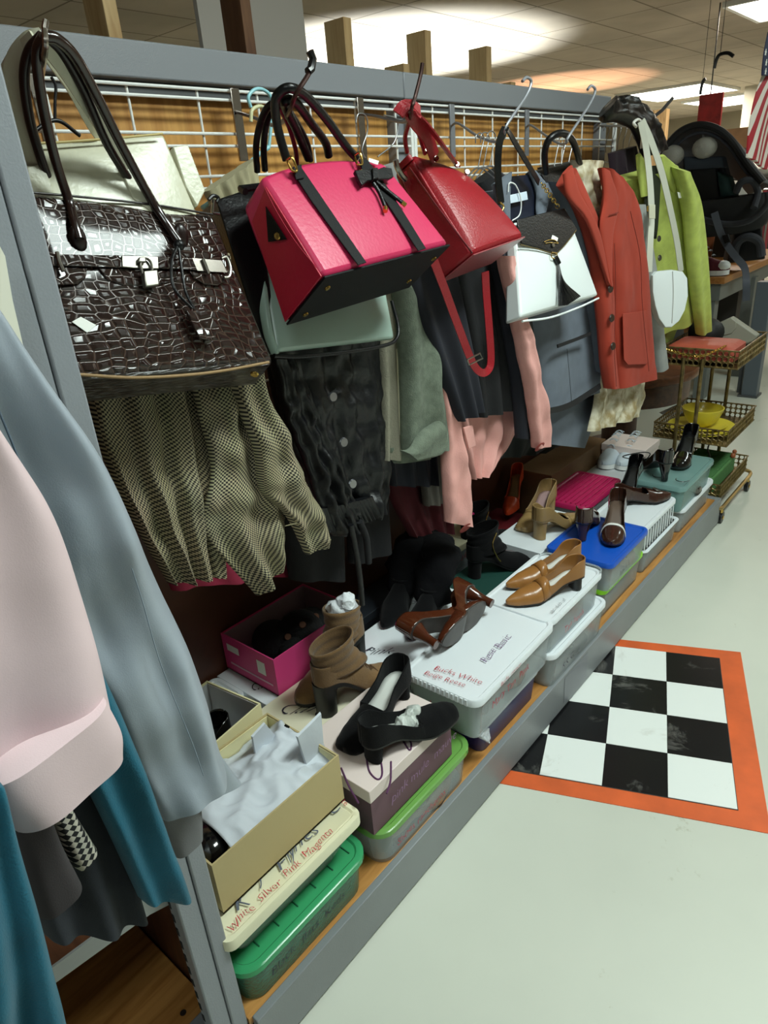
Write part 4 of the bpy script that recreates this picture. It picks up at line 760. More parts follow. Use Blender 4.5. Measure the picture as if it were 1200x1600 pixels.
# ------------------------------------------------------------------ storage bins and shoe boxes on the base deck
def rr(x0, x1, y0, y1, r, z, k=5):
    out = []
    for cx, cy, a0 in ((x1-r, y1-r, 0), (x0+r, y1-r, PI/2), (x0+r, y0+r, PI), (x1-r, y0+r, 1.5*PI)):
        for i in range(k+1):
            a = a0+PI/2*i/k; out.append(Vector((cx+r*math.cos(a), cy+r*math.sin(a), z)))
    return out
def turn(o, pv, a):      # rotate a thing about a vertical axis through pv
    o.rotation_euler = (0, 0, a); o.location = Matrix.Rotation(a, 3, 'Z') @ (o.location-Vector(pv)) + Vector(pv)
CLR = M('clear_plastic', (214, 222, 224), .22, alpha=.34, bump=(30, .15)); CLG = M('clear_green_plastic', (70, 178, 118), .18, alpha=.7); CLGD = M('green_base_plastic', (84, 140, 118), .25, alpha=.72, bump=(160, .6))
CLL = M('clear_lime_lid', (132, 190, 96), .2, alpha=.62); CLT = M('clear_teal_plastic', (150, 190, 186), .2, alpha=.5); LIDW = M('white_lid', (226, 232, 236), .35); LIDC = M('cream_lid', (232, 228, 196), .4)
LIDB = M('blue_lid', (20, 84, 190), .35); LIDL = M('lime_lid', (140, 214, 36), .35); LIDM = M('magenta_lid', (176, 28, 84), .35); NAVB = M('navy_plastic', (22, 30, 92), .35)
def bin_(x0, x1, y0, y1, z0, z1, lid, body, label, name='storage_bin', r=.03, taper=.014, lidh=.016, ribs=0, rot=0, lidless=False, group='plastic shoe bins on the base deck', over=.006):
    t = thing(name, ((x0+x1)/2, (y0+y1)/2, z0), label, 'storage bin', group); q = taper; zt = z1-lidh*.5
    R = [rr(x0+q, x1-q, y0+q, y1-q, r*.8, z0), rr(x0+q-.002, x1-q+.002, y0+q-.002, y1-q+.002, r*.8, z0+.004), rr(x0+.003, x1-.003, y0+.003, y1-.003, r, zt-.002), rr(x0+.005, x1-.005, y0+.005, y1-.005, r, zt-.002), rr(x0+q+.002, x1-q-.002, y0+q+.002, y1-q-.002, r*.8, z0+.006)]
    emit('tub', MB().rings(R), body, t, smooth=40)
    if not lidless:
        o = over; R = [rr(x0, x1, y0, y1, r, z1-lidh), rr(x0-o*.4, x1+o*.4, y0-o*.4, y1+o*.4, r+.002, z1-lidh), rr(x0-o*.4, x1+o*.4, y0-o*.4, y1+o*.4, r+.002, z1-.003), rr(x0, x1, y0, y1, r, z1), rr(x0+.009, x1-.009, y0+.009, y1-.009, r*.8, z1), rr(x0+.013, x1-.013, y0+.013, y1-.013, r*.7, z1-.004)]
        mb = MB().rings(R)
        for k in range(ribs):
            yy = y0+.03+(y1-y0-.06)*k/(ribs-1) if ribs > 1 else 0
            mb.box((x0+.03, yy-.003, z1-.004), (x1-.03, yy+.003, z1-.0015))
        emit('lid', mb, lid, t, smooth=40)
    if rot: turn(t, ((x0+x1)/2, (y0+y1)/2, 0), rot)
    bpy.context.view_layer.update(); return t
def lab(t, txt, mat, org, xd, yd, size, **k):
    kids = {c.name.split('.')[0]: c for c in t.children}; top = max((v.co.z for v in kids[('lid' if 'lid' in kids else 'box_lid')].data.vertices), default=0)+t.location.z
    on_lid = org[2] > top-.02; par = (kids.get('lid') or kids.get('box_lid')) if on_lid else (kids.get('tub') or kids.get('box_body'))
    return writing('handwriting', txt, mat, par, org, xd, yd, size, **k)
Y_, X_, Z_ = Vector((0, 1, 0)), Vector((1, 0, 0)), Vector((0, 0, 1))
D = DZ
# stack 1
t = bin_(-.985, -.758, .372, .715, D, .248, CLG, CLGD, 'green translucent bin with green lid at the near corner of the shelf', r=.045, over=.012)
mb = MB()
for k in range(6): mb.box((-.96, .43+.05*k, .2435), (-.785, .432+.05*k, .2465))
mb.box((-.835, .40, .2435), (-.832, .69, .2465)); emit('lid_ribs', mb, M('dark_green_line', (20, 90, 60), .4), t); lab(t, 'Black  flats  Keds', BLK_INK, (-.7655, .43, .175), Y_, Z_, .03)
t = bin_(-.992, -.752, .355, .702, .25, .368, LIDC, CLR, 'clear bin with cream lid marked White Silver Pink Magenta', r=.018, lidh=.024, over=.003, taper=.048)
lab(t, 'White  Silver  Pink  Magenta', RED_INK, (-.766, .372, .3695), Y_, -X_, .0225, jit=.06); lab(t, 'White', RED_INK, (-.84, .692, .3695), X_, Y_*1, .020, shear=-.1)
lab(t, 'K   J  Flynes   C', M('pen_grey', (90, 96, 110), .6), (-.79, .40, .3695), Y_, -X_, .045, jit=.08, shear=.5)
def shoebox(x0, x1, y0, y1, z0, z1, mat, label, rot=0, open_=True, lidm=None, inner=None, lidz=.03):
    t = thing('shoe_box', ((x0+x1)/2, (y0+y1)/2, z0), label, 'shoe box', 'cardboard shoe boxes'); w_ = .0035
    if open_:
        m = MB().box((x0, y0, z0), (x1, y1, z0+w_)).box((x0, y0, z0), (x0+w_, y1, z1)).box((x1-w_, y0, z0), (x1, y1, z1)).box((x0+w_, y0, z0), (x1-w_, y0+w_, z1)).box((x0+w_, y1-w_, z0), (x1-w_, y1, z1))
        emit('box_body', m, mat, t, smooth=20)
        if inner: emit('box_lining', MB().box((x0+w_, y0+w_, z0+w_), (x0+w_*1.5, y1-w_, z1-.004)).box((x0+w_, y1-w_*1.5, z0+w_), (x1-w_, y1-w_, z1-.004)).box((x0+w_, y0+w_, z0+w_), (x1-w_, y1-w_, z0+w_*1.3)), inner, t, smooth=0)
    else:
        emit('box_body', MB().box((x0, y0, z0), (x1, y1, z1-.004)), mat, t, smooth=20)
        emit('box_lid', MB().box((x0-.003, y0-.003, z1-lidz), (x1+.003, y1+.003, z1)), lidm or mat, t, bevel=.0015, smooth=20)
    if rot: turn(t, ((x0+x1)/2, (y0+y1)/2, 0), rot)
    bpy.context.view_layer.update(); return t
KRAFT = M('kraft_beige_card', (186, 168, 122), .6, bump=(60, .05)); CARDI = M('pale_yellow_card', (222, 214, 168), .7); GREYC = M('grey_white_card', (190, 192, 194), .7)
bx = shoebox(-1.02, -.803, .388, .703, .370, .492, KRAFT, 'open kraft beige shoe box with white tissue over black shoes, top of the nearest stack', inner=CARDI)
TIS = M('white_tissue', (206, 212, 220), .75, bump=(14, .6), alpha=.93)
# stack 2
t = bin_(-.985, -.75, .745, 1.105, D, .25, CLL, CLR, 'clear bin with light green lid under the mauve shoe box', r=.045, over=.010)
mb = MB()
for k in range(4): mb.box((-.96, .80+.08*k, .246), (-.775, .803+.08*k, .249))
emit('lid_ribs', mb, M('green_line', (90, 150, 70), .4), t); lab(t, 'Black Dress  Black', M('navy_marker', (20, 30, 90), .6), (-.80, .80, .2512), Y_, -X_, .03, jit=.06); lab(t, 'Shoes rancheros', RED_INK, (-.757, .80, .17), Y_, Z_, .028)
MAUVE = M('mauve_card', (104, 72, 84), .6); PINKW = M('pinkish_white_card', (228, 212, 206), .55)
t = shoebox(-.985, -.767, .742, 1.035, .253, .383, MAUVE, 'mauve shoe box with pinkish white lid under the black suede pumps', open_=False, lidm=PINKW, lidz=.034)
lab(t, 'pink mule  mauve', M('plum_marker', (150, 110, 150), .6), (-.7625, .80, .30), Y_, Z_, .035)
for q in ([(533, 1200), (545, 1228), (560, 1255)], [(572, 1180), (577, 1205), (590, 1218), (597, 1210), (595, 1190), (588, 1176)], [(611, 1190), (610, 1220), (604, 1240)], [(628, 1155), (640, 1172), (642, 1160), (632, 1150)]):
    emit('box_print', MB().tube(crv([P(u, v, z=.3836) for u, v in q], 24), .0022, 6), PUR, t)
# stack 3
t = bin_(-.985, -.762, 1.165, 1.475, D, .248, LIDW, NAVB, 'navy blue bin with white lid, below the white lidded clear bin with brown heels', r=.03); lab(t, 'New Red', RED_INK, (-.80, 1.19, .2492), Y_, -X_, .025)
cloth('plastic_flap', [(735, 1140, -.76), (748, 1152, -.752)], [(765, 1138, -.752), (766, 1162, -.748)], M('clear_film', (225, 230, 235), .3, alpha=.6), t, th=.006, crumple=.01, cs=60, m=10, n=16)
t = bin_(-.965, -.735, 1.095, 1.51, .250, .383, LIDW, CLR, 'clear bin with white lid and red handwriting under the brown patent heels', r=.028, lidh=.02, rot=.02)
rb = MB()
for k in range(14): rb.box((-.945+.0135*k, 1.0905, .364), (-.938+.0135*k, 1.095, .3815))
emit('lid_grip_ribs', rb, LIDW, t)
lab(t, 'Rese Basic', M('mauve_ink', (120, 90, 130), .6), (-.80, 1.24, .3842), Y_, -X_, .033); lab(t, 'Bucks White', RED_INK, (-.90, 1.145, .3842), X_+Y_*.12, Y_, .026); lab(t, 'Beige Reese', RED_INK, (-.91, 1.115, .3842), X_+Y_*.12, Y_, .024)
lab(t, 'Bucks  maroon', RED_INK, (-.7318, 1.20, .366), Y_, Z_, .017); lab(t, 'Mary Tan  Pink', RED_INK, (-.741, 1.17, .31), Y_, Z_, .032); lab(t, 'Buck', RED_INK, (-.93, 1.1005, .30), X_, Z_, .03)
# stack 4
t = bin_(-.975, -.740, 1.505, 1.885, D, .262, LIDW, CLR, 'clear bin with white lid on the deck, under the bin with camel loafers', r=.03); lab(t, 'RR Grey', BLK_INK, (-.746, 1.58, .17), Y_, Z_, .035); lab(t, 'shoes', BLK_INK, (-.95, 1.514, .19), X_, Z_, .03)
t = bin_(-.975, -.745, 1.495, 1.85, .264, .384, LIDW, CLR, 'clear bin with white papered lid carrying the camel loafers', r=.032); lab(t, 'Tan heels', RED_INK, (-.745, 1.58, .30), Y_, Z_, .034); lab(t, 'abc  de b  ef', BLK_INK, (-.765, 1.54, .385), Y_, -X_, .018)
emit('tub_rim', MB().tube(rr(-.955, -.745, 1.58, 1.85, .03, .392)[0:12], .003, 6), CLR, t)
# stack 5
t = bin_(-.985, -.772, 1.93, 2.275, D, .256, LIDL, CLR, 'clear bin with bright lime lid, under the blue lidded bin', r=.02)
t = bin_(-.985, -.748, 1.915, 2.235, .258, .372, LIDB, CLR, 'clear bin with bright blue lid carrying brown slingback heels', r=.022, lidh=.018); lab(t, 'black', BLK_INK, (-.752, 2.0, .29), Y_, Z_, .03)
# stack 6, 7
t = bin_(-.985, -.772, 2.30, 2.66, D, .235, LIDW, CLR, 'low clear bin between the lime lidded bin and the far white lidded bin', r=.02, lidh=.004)
t = bin_(-.985, -.775, 2.262, 2.60, .238, .345, LIDW, CLR, 'clear slotted basket bin with white lid carrying a black buckled flat', r=.02, lidh=.018)
sl = MB()
for k in range(12): sl.box((-.7765, 2.285+.026*k, .25), (-.7745, 2.292+.026*k, .32))
emit('slots', sl, LIDW, t)
t = bin_(-.985, -.772, 2.70, 3.10, D, .25, LIDW, CLR, 'clear bin with white lid at the far end of the shelf, under the teal bin', r=.025)
t = bin_(-.975, -.765, 2.65, 3.04, .252, .368, CLT, CLT, 'teal tinted clear bin carrying glossy black pumps at the far end', r=.025, lidh=.02)
# back row
t = bin_(-1.23, -1.03, 2.33, 2.68, .22, .345, LIDM, CLR, 'clear bin with magenta ribbed lid in front of the brown cardboard box', r=.02, lidh=.02); mb = MB()
for k in range(9): mb.box((-1.21+.021*k, 2.35, .343), (-1.205+.021*k, 2.66, .3475))
emit('lid_ribs', mb, LIDM, t)
bin_(-1.23, -1.03, 2.33, 2.68, D, .219, LIDW, CLR, 'white lidded bin hidden below the magenta lidded bin', r=.02)
t = shoebox(-1.185, -.998, 1.905, 2.245, .25, .350, WHITE, 'white shoe box with red mark carrying the chunky tan pumps', open_=False, lidm=LIDW); lab(t, '______', RED_INK, (-1.16, 1.9015, .33), X_, Z_, .035)
shoebox(-1.185, -.998, 1.91, 2.245, D, .249, GREYC, 'grey white shoe box below the one with tan pumps', open_=False)
t = bin_(-1.40, -1.235, 1.66, 1.95, .245, .372, LIDC, CLR, 'bin with cream lid and scribbled sides behind the slouchy black boots', r=.025, lidh=.022); lab(t, 'Ranch  Baby', BLK_INK, (-1.2385, 1.70, .27), Y_, Z_, .035); lab(t, 'Tan 7 8 Blk', RED_INK, (-1.2385, 1.70, .31), Y_, Z_, .028); lab(t, 'Sandals', BLK_INK, (-1.38, 1.668, .29), X_, Z_, .035)
shoebox(-1.41, -1.22, 1.64, 1.98, D, .244, GREYC, 'pale shoe box below the cream lidded bin', open_=False)
shoebox(-1.40, -1.24, 2.45, 2.98, D, .40, M('brown_cardboard', (140, 108, 76), .8, var=(6, .1)), 'tall brown cardboard box behind the magenta lidded bin', open_=False, lidz=.01)
shoebox(-1.23, -1.03, 2.93, 3.10, D, .395, PINKW, 'pale pink and white box behind the white sneakers', open_=False)
shoebox(-1.235, -1.0, 2.70, 2.92, D, .30, GREYC, 'pale box under the white sneakers', open_=False)
# left back boxes
t = bin_(-1.41, -1.285, .48, .83, .20, .335, LIDW, CLR, 'white lidded bin at the very back beside the blue grey jacket', r=.02)
t = shoebox(-1.41, -1.195, .835, 1.14, .20, .333, WHITE, 'white shoe box with red and black scribble under the pink box', open_=False, lidm=LIDW); lab(t, 'Cat', BLK_INK, (-1.30, .85, .3345), X_+Y_*.6, Y_, .04, jit=.1); lab(t, 'maz', RED_INK, (-1.235, .875, .3345), X_+Y_*.75, Y_, .04, jit=.1)
shoebox(-1.41, -1.195, .62, 1.14, D, .198, GREYC, 'flat grey box at the bottom of the back row', open_=False)
t = shoebox(-1.19, -1.005, .715, 1.09, .21, .345, CREAM, 'cream shoe box marked Clare carrying the tan suede boots', open_=False, lidm=CREAM); lab(t, 'Clare', BLK_INK, (-1.16, .83, .3465), X_*.9+Y_*.25, Y_, .055, jit=.08, shear=.5)
shoebox(-1.19, -1.005, .72, 1.09, D, .208, GREYC, 'box below the cream shoe box marked Clare', open_=False)
t = shoebox(-1.20, -1.03, .42, .70, .375, .50, CARDI, 'open cream shoe box holding a black shoe, beside the blue grey jacket hem', rot=.12, inner=GREYC)
shoebox(-1.20, -1.03, .40, .705, D, .372, GREYC, 'stacked pale boxes behind the nearest bin stack', open_=False)
t = shoebox(-1.195, -.995, 1.10, 1.55, D, .345, WHITE, 'white shoe box under the slouchy black boots', open_=False, lidm=LIDW); lab(t, 'Pink', BLK_INK, (-1.14, 1.14, .3465), X_+Y_*.2, Y_, .045, jit=.08, shear=.4); lab(t, 'BLACK  BOOTS', BLK_INK, (-1.19, 1.30, .3465), X_*.2+Y_, -X_, .025)
shoebox(-1.21, -.995, 1.60, 1.895, D, .295, M('dark_green_box', (20, 62, 54), .6), 'dark green shoe box under the black zip ankle boots', open_=False)
PKB = M('pink_card', (214, 66, 128), .5)
t = shoebox(-1.415, -1.198, .872, 1.185, .336, .452, PKB, 'open bright pink shoe box holding a black fluffy shoe with buttons', inner=M('grey_pink_inner', (150, 128, 136), .7))
bpy.context.view_layer.update()
for (y, a, b_, c_) in ((.8715, -1.395, .405, 1), (.8715, -1.27, .385, 0)):
    emit('label_sticker', MB().box((a, y-.0006, b_), (a+(.05 if c_ else .032), y, b_+(.022 if c_ else .04))), TAGW, t)
emit('label_stripe', MB().box((-1.39, .8708, .362), (-1.215, .8714, .368)), M('pale_pink_stripe', (226, 170, 196), .6), t)
shoebox(-1.41, -1.30, 1.20, 1.60, D, .30, M('charcoal_card', (38, 44, 52), .6), 'charcoal box at the back left of the cream lidded bin', open_=False)
shoebox(-1.41, -1.22, 1.99, 2.30, D, .27, M('dark_red_card', (100, 20, 28), .6), 'dark red box at the back behind the chunky tan pumps', open_=False)

# ------------------------------------------------------------------ shoes
def ip(tab, s):
    for (a, b), (c, d) in zip(tab, tab[1:]):
        if s <= c: f = (s-a)/(c-a); f = f*f*(3-2*f)*.5+f*.5; return b+(d-b)*f
    return tab[-1][1]
WT = {'round': [(0, 0), (.012, .36), (.04, .58), (.09, .72), (.16, .76), (.32, .64), (.5, .78), (.68, 1), (.8, .94), (.9, .74), (.96, .5), (.99, .25), (1, 0)],
      'point': [(0, 0), (.012, .36), (.04, .58), (.09, .7), (.16, .74), (.32, .6), (.5, .76), (.66, .98), (.78, .8), (.88, .54), (.96, .28), (.99, .14), (1, 0)],
      'square': [(0, 0), (.012, .38), (.04, .6), (.09, .74), (.16, .78), (.32, .68), (.5, .84), (.68, 1), (.8, .96), (.92, .8), (.975, .64), (.995, .4), (1, 0)]}
def shoe(name, label, group, L=.25, W=.041, hh=.055, toe='round', throat=.62, up=None, lin=None, sole=None, hm=None, heel='block', ch=.056, side=.034, vh=.046, shaft=0, band=None, buckle=None, hs=1.0, cat='shoe', laces=False, zipper=False, plat=0):
    t = thing(name, (0, 0, 0), label, cat, group); wt = WT[toe]; st = .004+plat
    def zb(s):
        q = min(1, max(0, (s-.14)/.52)); return st+hh*(1-q*q*(3-2*q))+(.004*max(0, (s-.85)/.15)**2)
    thr = throat if not shaft else .40
    S = sorted(set([0, .004, .012, .025, .04, .06]+[i/40 for i in range(3, 39)]+[thr-.03, thr-.02, thr-.01, thr, thr+.01, thr+.02, .97, .985, .994, 1]))
    Lh, Rh = [], []; n = 12
    for s in S:
        w_ = max(W*ip(wt, s), .0006); cl = min(1, max(0, (s-(thr-.09))/.09)); cl = 1-math.sqrt(max(0, 1-cl*cl)) if cl < 1 else 1
        hv = ip([(0, vh*1.2), (thr, vh*(1.0 if not shaft else 1.55)), (.8, vh*.72), (.93, vh*.5), (1, vh*.28)], s); h = ip([(0, ch), (.12, ch*.97), (.3, side*1.15), (.5, side), (1, side)], s)
        Hf = hv*cl+.11*(1-cl) if s < thr else hv; pm = PI/2 if s >= thr else math.asin(min(.999, (h*(1-cl)+hv*cl)/Hf))
        row = [(w_*math.cos(pm*i/n)**.75 if i < n or pm < PI/2-.01 else 0.0, zb(s)+Hf*math.sin(pm*i/n)) for i in range(n+1)]
        Lh.append([Vector((s*L, y, z)) for y, z in row]); Rh.append([Vector((s*L, -y, z)) for y, z in row])
    mb = MB().rings(Lh, cap=False, closed=False).rings(Rh, cap=False, closed=False)
    emit('upper', mb, up, t, smooth=50, solid=.0024)
    ins = [[Vector((s*L, W*ip(wt, s)*.93*k, zb(s)+.003)) for k in (-1, -.5, 0, .5, 1)] for s in S if .01 < s < .93]
    emit('insole', MB().rings(ins, cap=False, closed=False), lin, t, smooth=50, solid=.001)
    so = []
    for s in S:
        w_ = W*ip(wt, s)*1.02+.0008; so.append([Vector((s*L, w_, zb(s)+.001)), Vector((s*L, w_, zb(s)-st*.9)), Vector((s*L, -w_, zb(s)-st*.9)), Vector((s*L, -w_, zb(s)+.001))])
    emit('sole', MB().rings(so), sole, t, smooth=40)
    if hh > .012:
        R = []; sz = {'block': (.9, .86), 'cone': (.55, .42), 'stiletto': (.34, .22), 'curve': (.5, .5)}[heel]
        for i in range(9):
            q = i/8; k = 1+(sz[0]-1)*min(1, q*1.4)+(sz[1]-sz[0])*q*.6
            if heel == 'curve': k = 1-.6*math.sin(min(1, q*1.15)*PI/2)+.12*q*q
            cx = .115*L-(.012*L)*q+(0 if heel == 'block' else -.03*L*math.sin(q*PI/2)); rx = .105*L*k*hs; ry = W*.72*k; zt = (st+hh-.001)*(1-q)
            R.append([Vector((cx+rx*math.cos(a)*(1 if math.cos(a) < 0 else .8), ry*math.sin(a), zt+(math.cos(a)*-.004*(1-q) if 0 else 0))) for a in [2*PI*m_/20 for m_ in range(20)]])
        emit('heel', MB().rings(R), hm or up, t, smooth=50)
    if shaft:
        R = []
        for i in range(15):
            q = i/14; z = st+hh+.012+q*shaft; xb = .004*L+.03*L*math.sin(q*PI)*.6; xf = L*ip([(0, .60), (.25, .52), (.5, .45), (1, .46)], q); ry = W*ip([(0, .80), (.3, .80), (1, .86)], q); cx = (xb+xf)/2; rx = (xf-xb)/2
            wr = .0015*math.sin(q*22)
            R.append([Vector((cx+(rx+wr)*math.cos(a), (ry+wr)*math.sin(a), z+.012*q*math.cos(a))) for a in [2*PI*m_/28 for m_ in range(28)]])
        emit('shaft', MB().rings(R, cap=False), up, t, smooth=60, solid=.003)
        if zipper: emit('zip', MB().tube(crv([(L*.36, -W*.86, st+hh+shaft), (L*.30, -W*.86, st+hh+shaft*.55), (L*.36, -W*.9, st+hh*.8+.02), (L*.42, -W*.9, st+hh*.55+.012)], 24), .0022, 6), GOLDL, t)
    if band:
        b0, b1, bm = band
        R = []
        for s in (b0, (b0+b1)/2, b1):
            hv = ip([(0, vh*1.2), (thr, vh), (.8, vh*.72), (.93, vh*.5), (1, vh*.28)], s)+.003; w_ = W*ip(wt, s)+.0015; R.append([Vector((s*L, w_*math.cos(a)*abs(math.cos(a))**-.25 if abs(math.cos(a)) > .01 else 0, zb(s)+hv*math.sin(a))) for a in [PI*k/20 for k in range(21)]])
        emit('saddle_band', MB().rings(R, cap=False, closed=False), bm, t, smooth=50, solid=.002)
    if buckle: emit('buckle', MB().disc((L*.74, 0, zb(.74)+vh*.78), (.5, 0, 1), .018, .005), buckle, t)
    if laces:
        mb = MB()
        for k in range(5):
            s = .68-.07*k; zz = zb(s)+ip([(0, vh*1.2), (thr, vh*1.55), (.8, vh*.72)], s)+.004+.006*k; mb.tube(crv([(s*L, -W*.42, zz-.006), (s*L-.006, 0, zz+.003), (s*L-.014, W*.42, zz-.004)], 10), .0018, 6); mb.tube(crv([(s*L, W*.42, zz-.006), (s*L-.006, 0, zz+.003), (s*L-.014, -W*.42, zz-.004)], 10), .0018, 6)
        emit('laces', mb, laces, t)
    return t
def crumple(bl):
    mb = MB()
    for x, y, z, r in bl: mb.ball((x, y, z), r, 28)
    for i, v in enumerate(mb.v): mb.v[i] = v+Vector((noise.noise(v*70), noise.noise(v*70+Vector((9, 0, 0))), noise.noise(v*70+Vector((0, 9, 0)))))*.010
    return mb
def put(t, toe, heel, z, L=.25, tilt=(0, 0, 0), dz=0):
    a = P(heel[0], heel[1], z=z); b_ = P(toe[0], toe[1], z=z); d = b_-a; yaw = math.atan2(d.y, d.x); mid = (a+b_)/2
    t.rotation_euler = (Matrix.Rotation(yaw, 3, 'Z') @ Euler(tilt).to_matrix()).to_euler(); t.location = mid-Vector((math.cos(yaw), math.sin(yaw), 0))*L/2+Vector((0, 0, dz))
    bpy.context.view_layer.update()
CAMEL = M('camel_leather', (158, 108, 56), .3, bump=(150, .1), var=(6, .1)); INW = M('cream_insole', (224, 226, 220), .5); BRN = M('brown_patent', (84, 40, 22), .15, coat=.6, var=(5, .15)); BSOLE = M('worn_grey_sole', (76, 70, 66), .45, var=(20, .2))
SUE = M('black_suede', (8, 8, 10), .95, bump=(500, .4), sheen=.05, spec=.2); TANS = M('tan_suede', (128, 96, 58), .95, bump=(400, .4), sheen=.2, var=(9, .2)); TAUPE = M('taupe_tan_leather', (150, 122, 78), .33, bump=(120, .08)); GBLK = M('gloss_black', (9, 9, 11), .1, coat=.6)
BROWN = M('dark_brown_leather', (58, 34, 26), .2, coat=.4); ORL = M('orange_red_leather', (214, 74, 34), .4); WSN = M('white_canvas', (196, 206, 214), .7, bump=(200, .3)); RUB = M('white_rubber', (224, 226, 224), .5); BSO = M('black_sole', (14, 14, 14), .5)
Z4 = .3855
for lb, toe, hl in (('camel leather loafer pump with saddle band, nearer of the pair', (788, 948), (912, 912)), ('camel leather loafer pump with saddle band, farther of the pair', (786, 922), (908, 886))):
    s = shoe('loafer_pump', lb, 'camel loafer pair', L=.265, W=.039, hh=.038, toe='point', throat=.52, up=CAMEL, lin=INW, sole=BSO, hm=BSO, heel='block', hs=.8, band=(.50, .60, CAMEL), ch=.058, side=.027); put(s, toe, hl, Z4, .265)
for lb, toe, hl, z, tl in (('black suede block heel pump with white insole, lying toe down beside the tissue box', (535, 1180), (636, 1075), .386, (0, 0, 0)), ('black suede block heel pump stuffed with foil paper on the mauve box', (708, 1112), (570, 1190), .386, (0, 0, 0))):
    s = shoe('suede_pump', lb, 'black suede pumps', L=.255, W=.042, hh=.045, toe='square', throat=.56, up=SUE, lin=INW, sole=BSO, hm=SUE, heel='block', hs=.8, ch=.058); put(s, toe, hl, z, .255, tl)
    if toe[0] > 600: emit('paper_stuffing', crumple([(.125, 0, .046, .022), (.145, .008, .048, .018), (.10, -.006, .050, .016)]), M('foil_paper', (200, 206, 200), .4, bump=(60, 1.0)), s, local=True)
for lb, toe, hl in (('tan suede lace up ankle boot on chunky black heel, in front of the pair', (624, 1052), (498, 1118)), ('tan suede lace up ankle boot stuffed with white paper, behind its twin', (476, 1098), (560, 1030))):
    s = shoe('suede_ankle_boot', lb, 'tan suede ankle boots', L=.255, W=.044, hh=.082, toe='round', up=TANS, lin=TANS, sole=BSO, hm=BSO, heel='block', hs=1.25, shaft=.09, laces=M('brown_lace', (84, 58, 34), .8), cat='boot', plat=.008, vh=.050); put(s, toe, hl, .346, .25)
    if toe[0] < 500:
        mb = crumple([(.055, 0, .17, .034), (.05, .008, .20, .028), (.065, -.008, .185, .03)])
        emit('paper_stuffing', mb, M('white_paper_ball', (226, 230, 234), .7, bump=(80, 1)), s, local=True)
# slouchy boots
for k, (toe, hl, top) in enumerate((((588, 1000), (655, 905), (640, 890)), ((628, 1020), (700, 920), (722, 895)))):
    s = shoe('slouch_boot', ['slouchy black suede boot, left one of the pair, toe pointing at the suede boots', 'slouchy black suede boot, right one with crumpled dusty shaft'][k], 'slouchy black boots', L=.25, W=.043, hh=.012, toe='point', up=SUE, lin=SUE, sole=BSO, heel='block', shaft=.05, cat='boot', vh=.05); put(s, toe, hl, .347, .25)
    R = []; n_ = 14
    ax = [Vector((.07, 0, .03)), Vector((.055, 0, .09)), Vector((.02, (.01 if k else -.0), .145)), Vector((-.05, (-.03 if k else .01), .150)), Vector((-.13, (-.06 if k else .02), .115))]; C_ = crv(ax, n_)
    for i, c in enumerate(C_):
        tt = (C_[min(i+1, n_-1)]-C_[max(0, i-1)]).normalized(); a1 = Vector((0, 1, 0)); a1 = (a1-tt*a1.dot(tt)).normalized(); a2 = tt.cross(a1); rA, rB = .056+.008*math.sin(i*1.9), .054-.022*i/n_+.007*math.sin(i*1.3)
        R.append([c+a1*rA*math.cos(a)*(1+.12*math.sin(a*3+i))+a2*rB*math.sin(a) for a in [2*PI*m_/24 for m_ in range(24)]])
    emit('slouch_shaft', MB().rings(R), M('dusty_black_suede', (12, 12, 16), .95, bump=(40, .8), var=(7, .5), col2=(7, 7, 9), spec=.2), s, smooth=70, local=True)
for lb, toe, hl in (('black suede ankle boot with gold side zip, toe pointing right', (838, 872), (722, 905)), ('black suede ankle boot behind its twin, pink lining tag showing', (800, 838), (728, 868))):
    s = shoe('zip_ankle_boot', lb, 'black zip ankle boots', L=.25, W=.042, hh=.065, toe='round', up=SUE, lin=SUE, sole=BSO, hm=SUE, heel='block', shaft=.095, zipper=True, cat='boot', vh=.048); put(s, toe, hl, .297, .25)
    if toe[1] < 850: emit('pink_tag', MB().disc((.03, -.02, .165), (0, -1, .3), .008, .002), M('hot_pink_tag', (230, 50, 130), .5), s, local=True)
for lb, toe, hl in (('taupe chunky heel pump standing on toe side, left of the pair', (806, 838), (868, 790)), ('taupe chunky heel pump with block heel facing the camera', (902, 812), (838, 842))):
    s = shoe('chunky_pump', lb, 'taupe chunky pumps', L=.24, W=.041, hh=.068, toe='square', throat=.60, up=TAUPE, lin=M('pink_insole', (170, 140, 140), .5), sole=TAUPE, hm=TAUPE, heel='block', hs=.9, band=(.60, .66, TAUPE)); put(s, toe, hl, .352, .24)
for lb, toe, hl in (('dark brown patent slingback pump with toe towards the camera on the blue lid', (952, 866), (966, 800)), ('dark brown pump with silver edge seen from behind, left on the blue lid', (924, 800), (908, 848))):
    s = shoe('slingback_pump', lb, 'brown slingback pumps', L=.24, W=.040, hh=.062, toe='round', throat=.66, up=BROWN, lin=M('brown_insole', (96, 78, 66), .5), sole=BSO, hm=BROWN, heel='cone', band=(.66, .70, M('pearl_trim', (220, 220, 214), .4))); put(s, toe, hl, .374, .24)
s = shoe('strappy_sandal', 'black strappy heel pump with thin ankle strap behind the brown slingbacks', None, L=.24, W=.038, hh=.075, toe='point', throat=.62, up=GBLK, lin=BSO, sole=BSO, hm=GBLK, heel='stiletto'); put(s, (962, 800), (1000, 748), .347, .24)
emit('ankle_strap', MB().tube(crv([(.01, .03, .11), (.03, .05, .15), (.08, .03, .17), (.10, -.02, .16), (.05, -.05, .13), (.01, -.03, .11)], 40), .0022, 6), BSO, s, local=True)
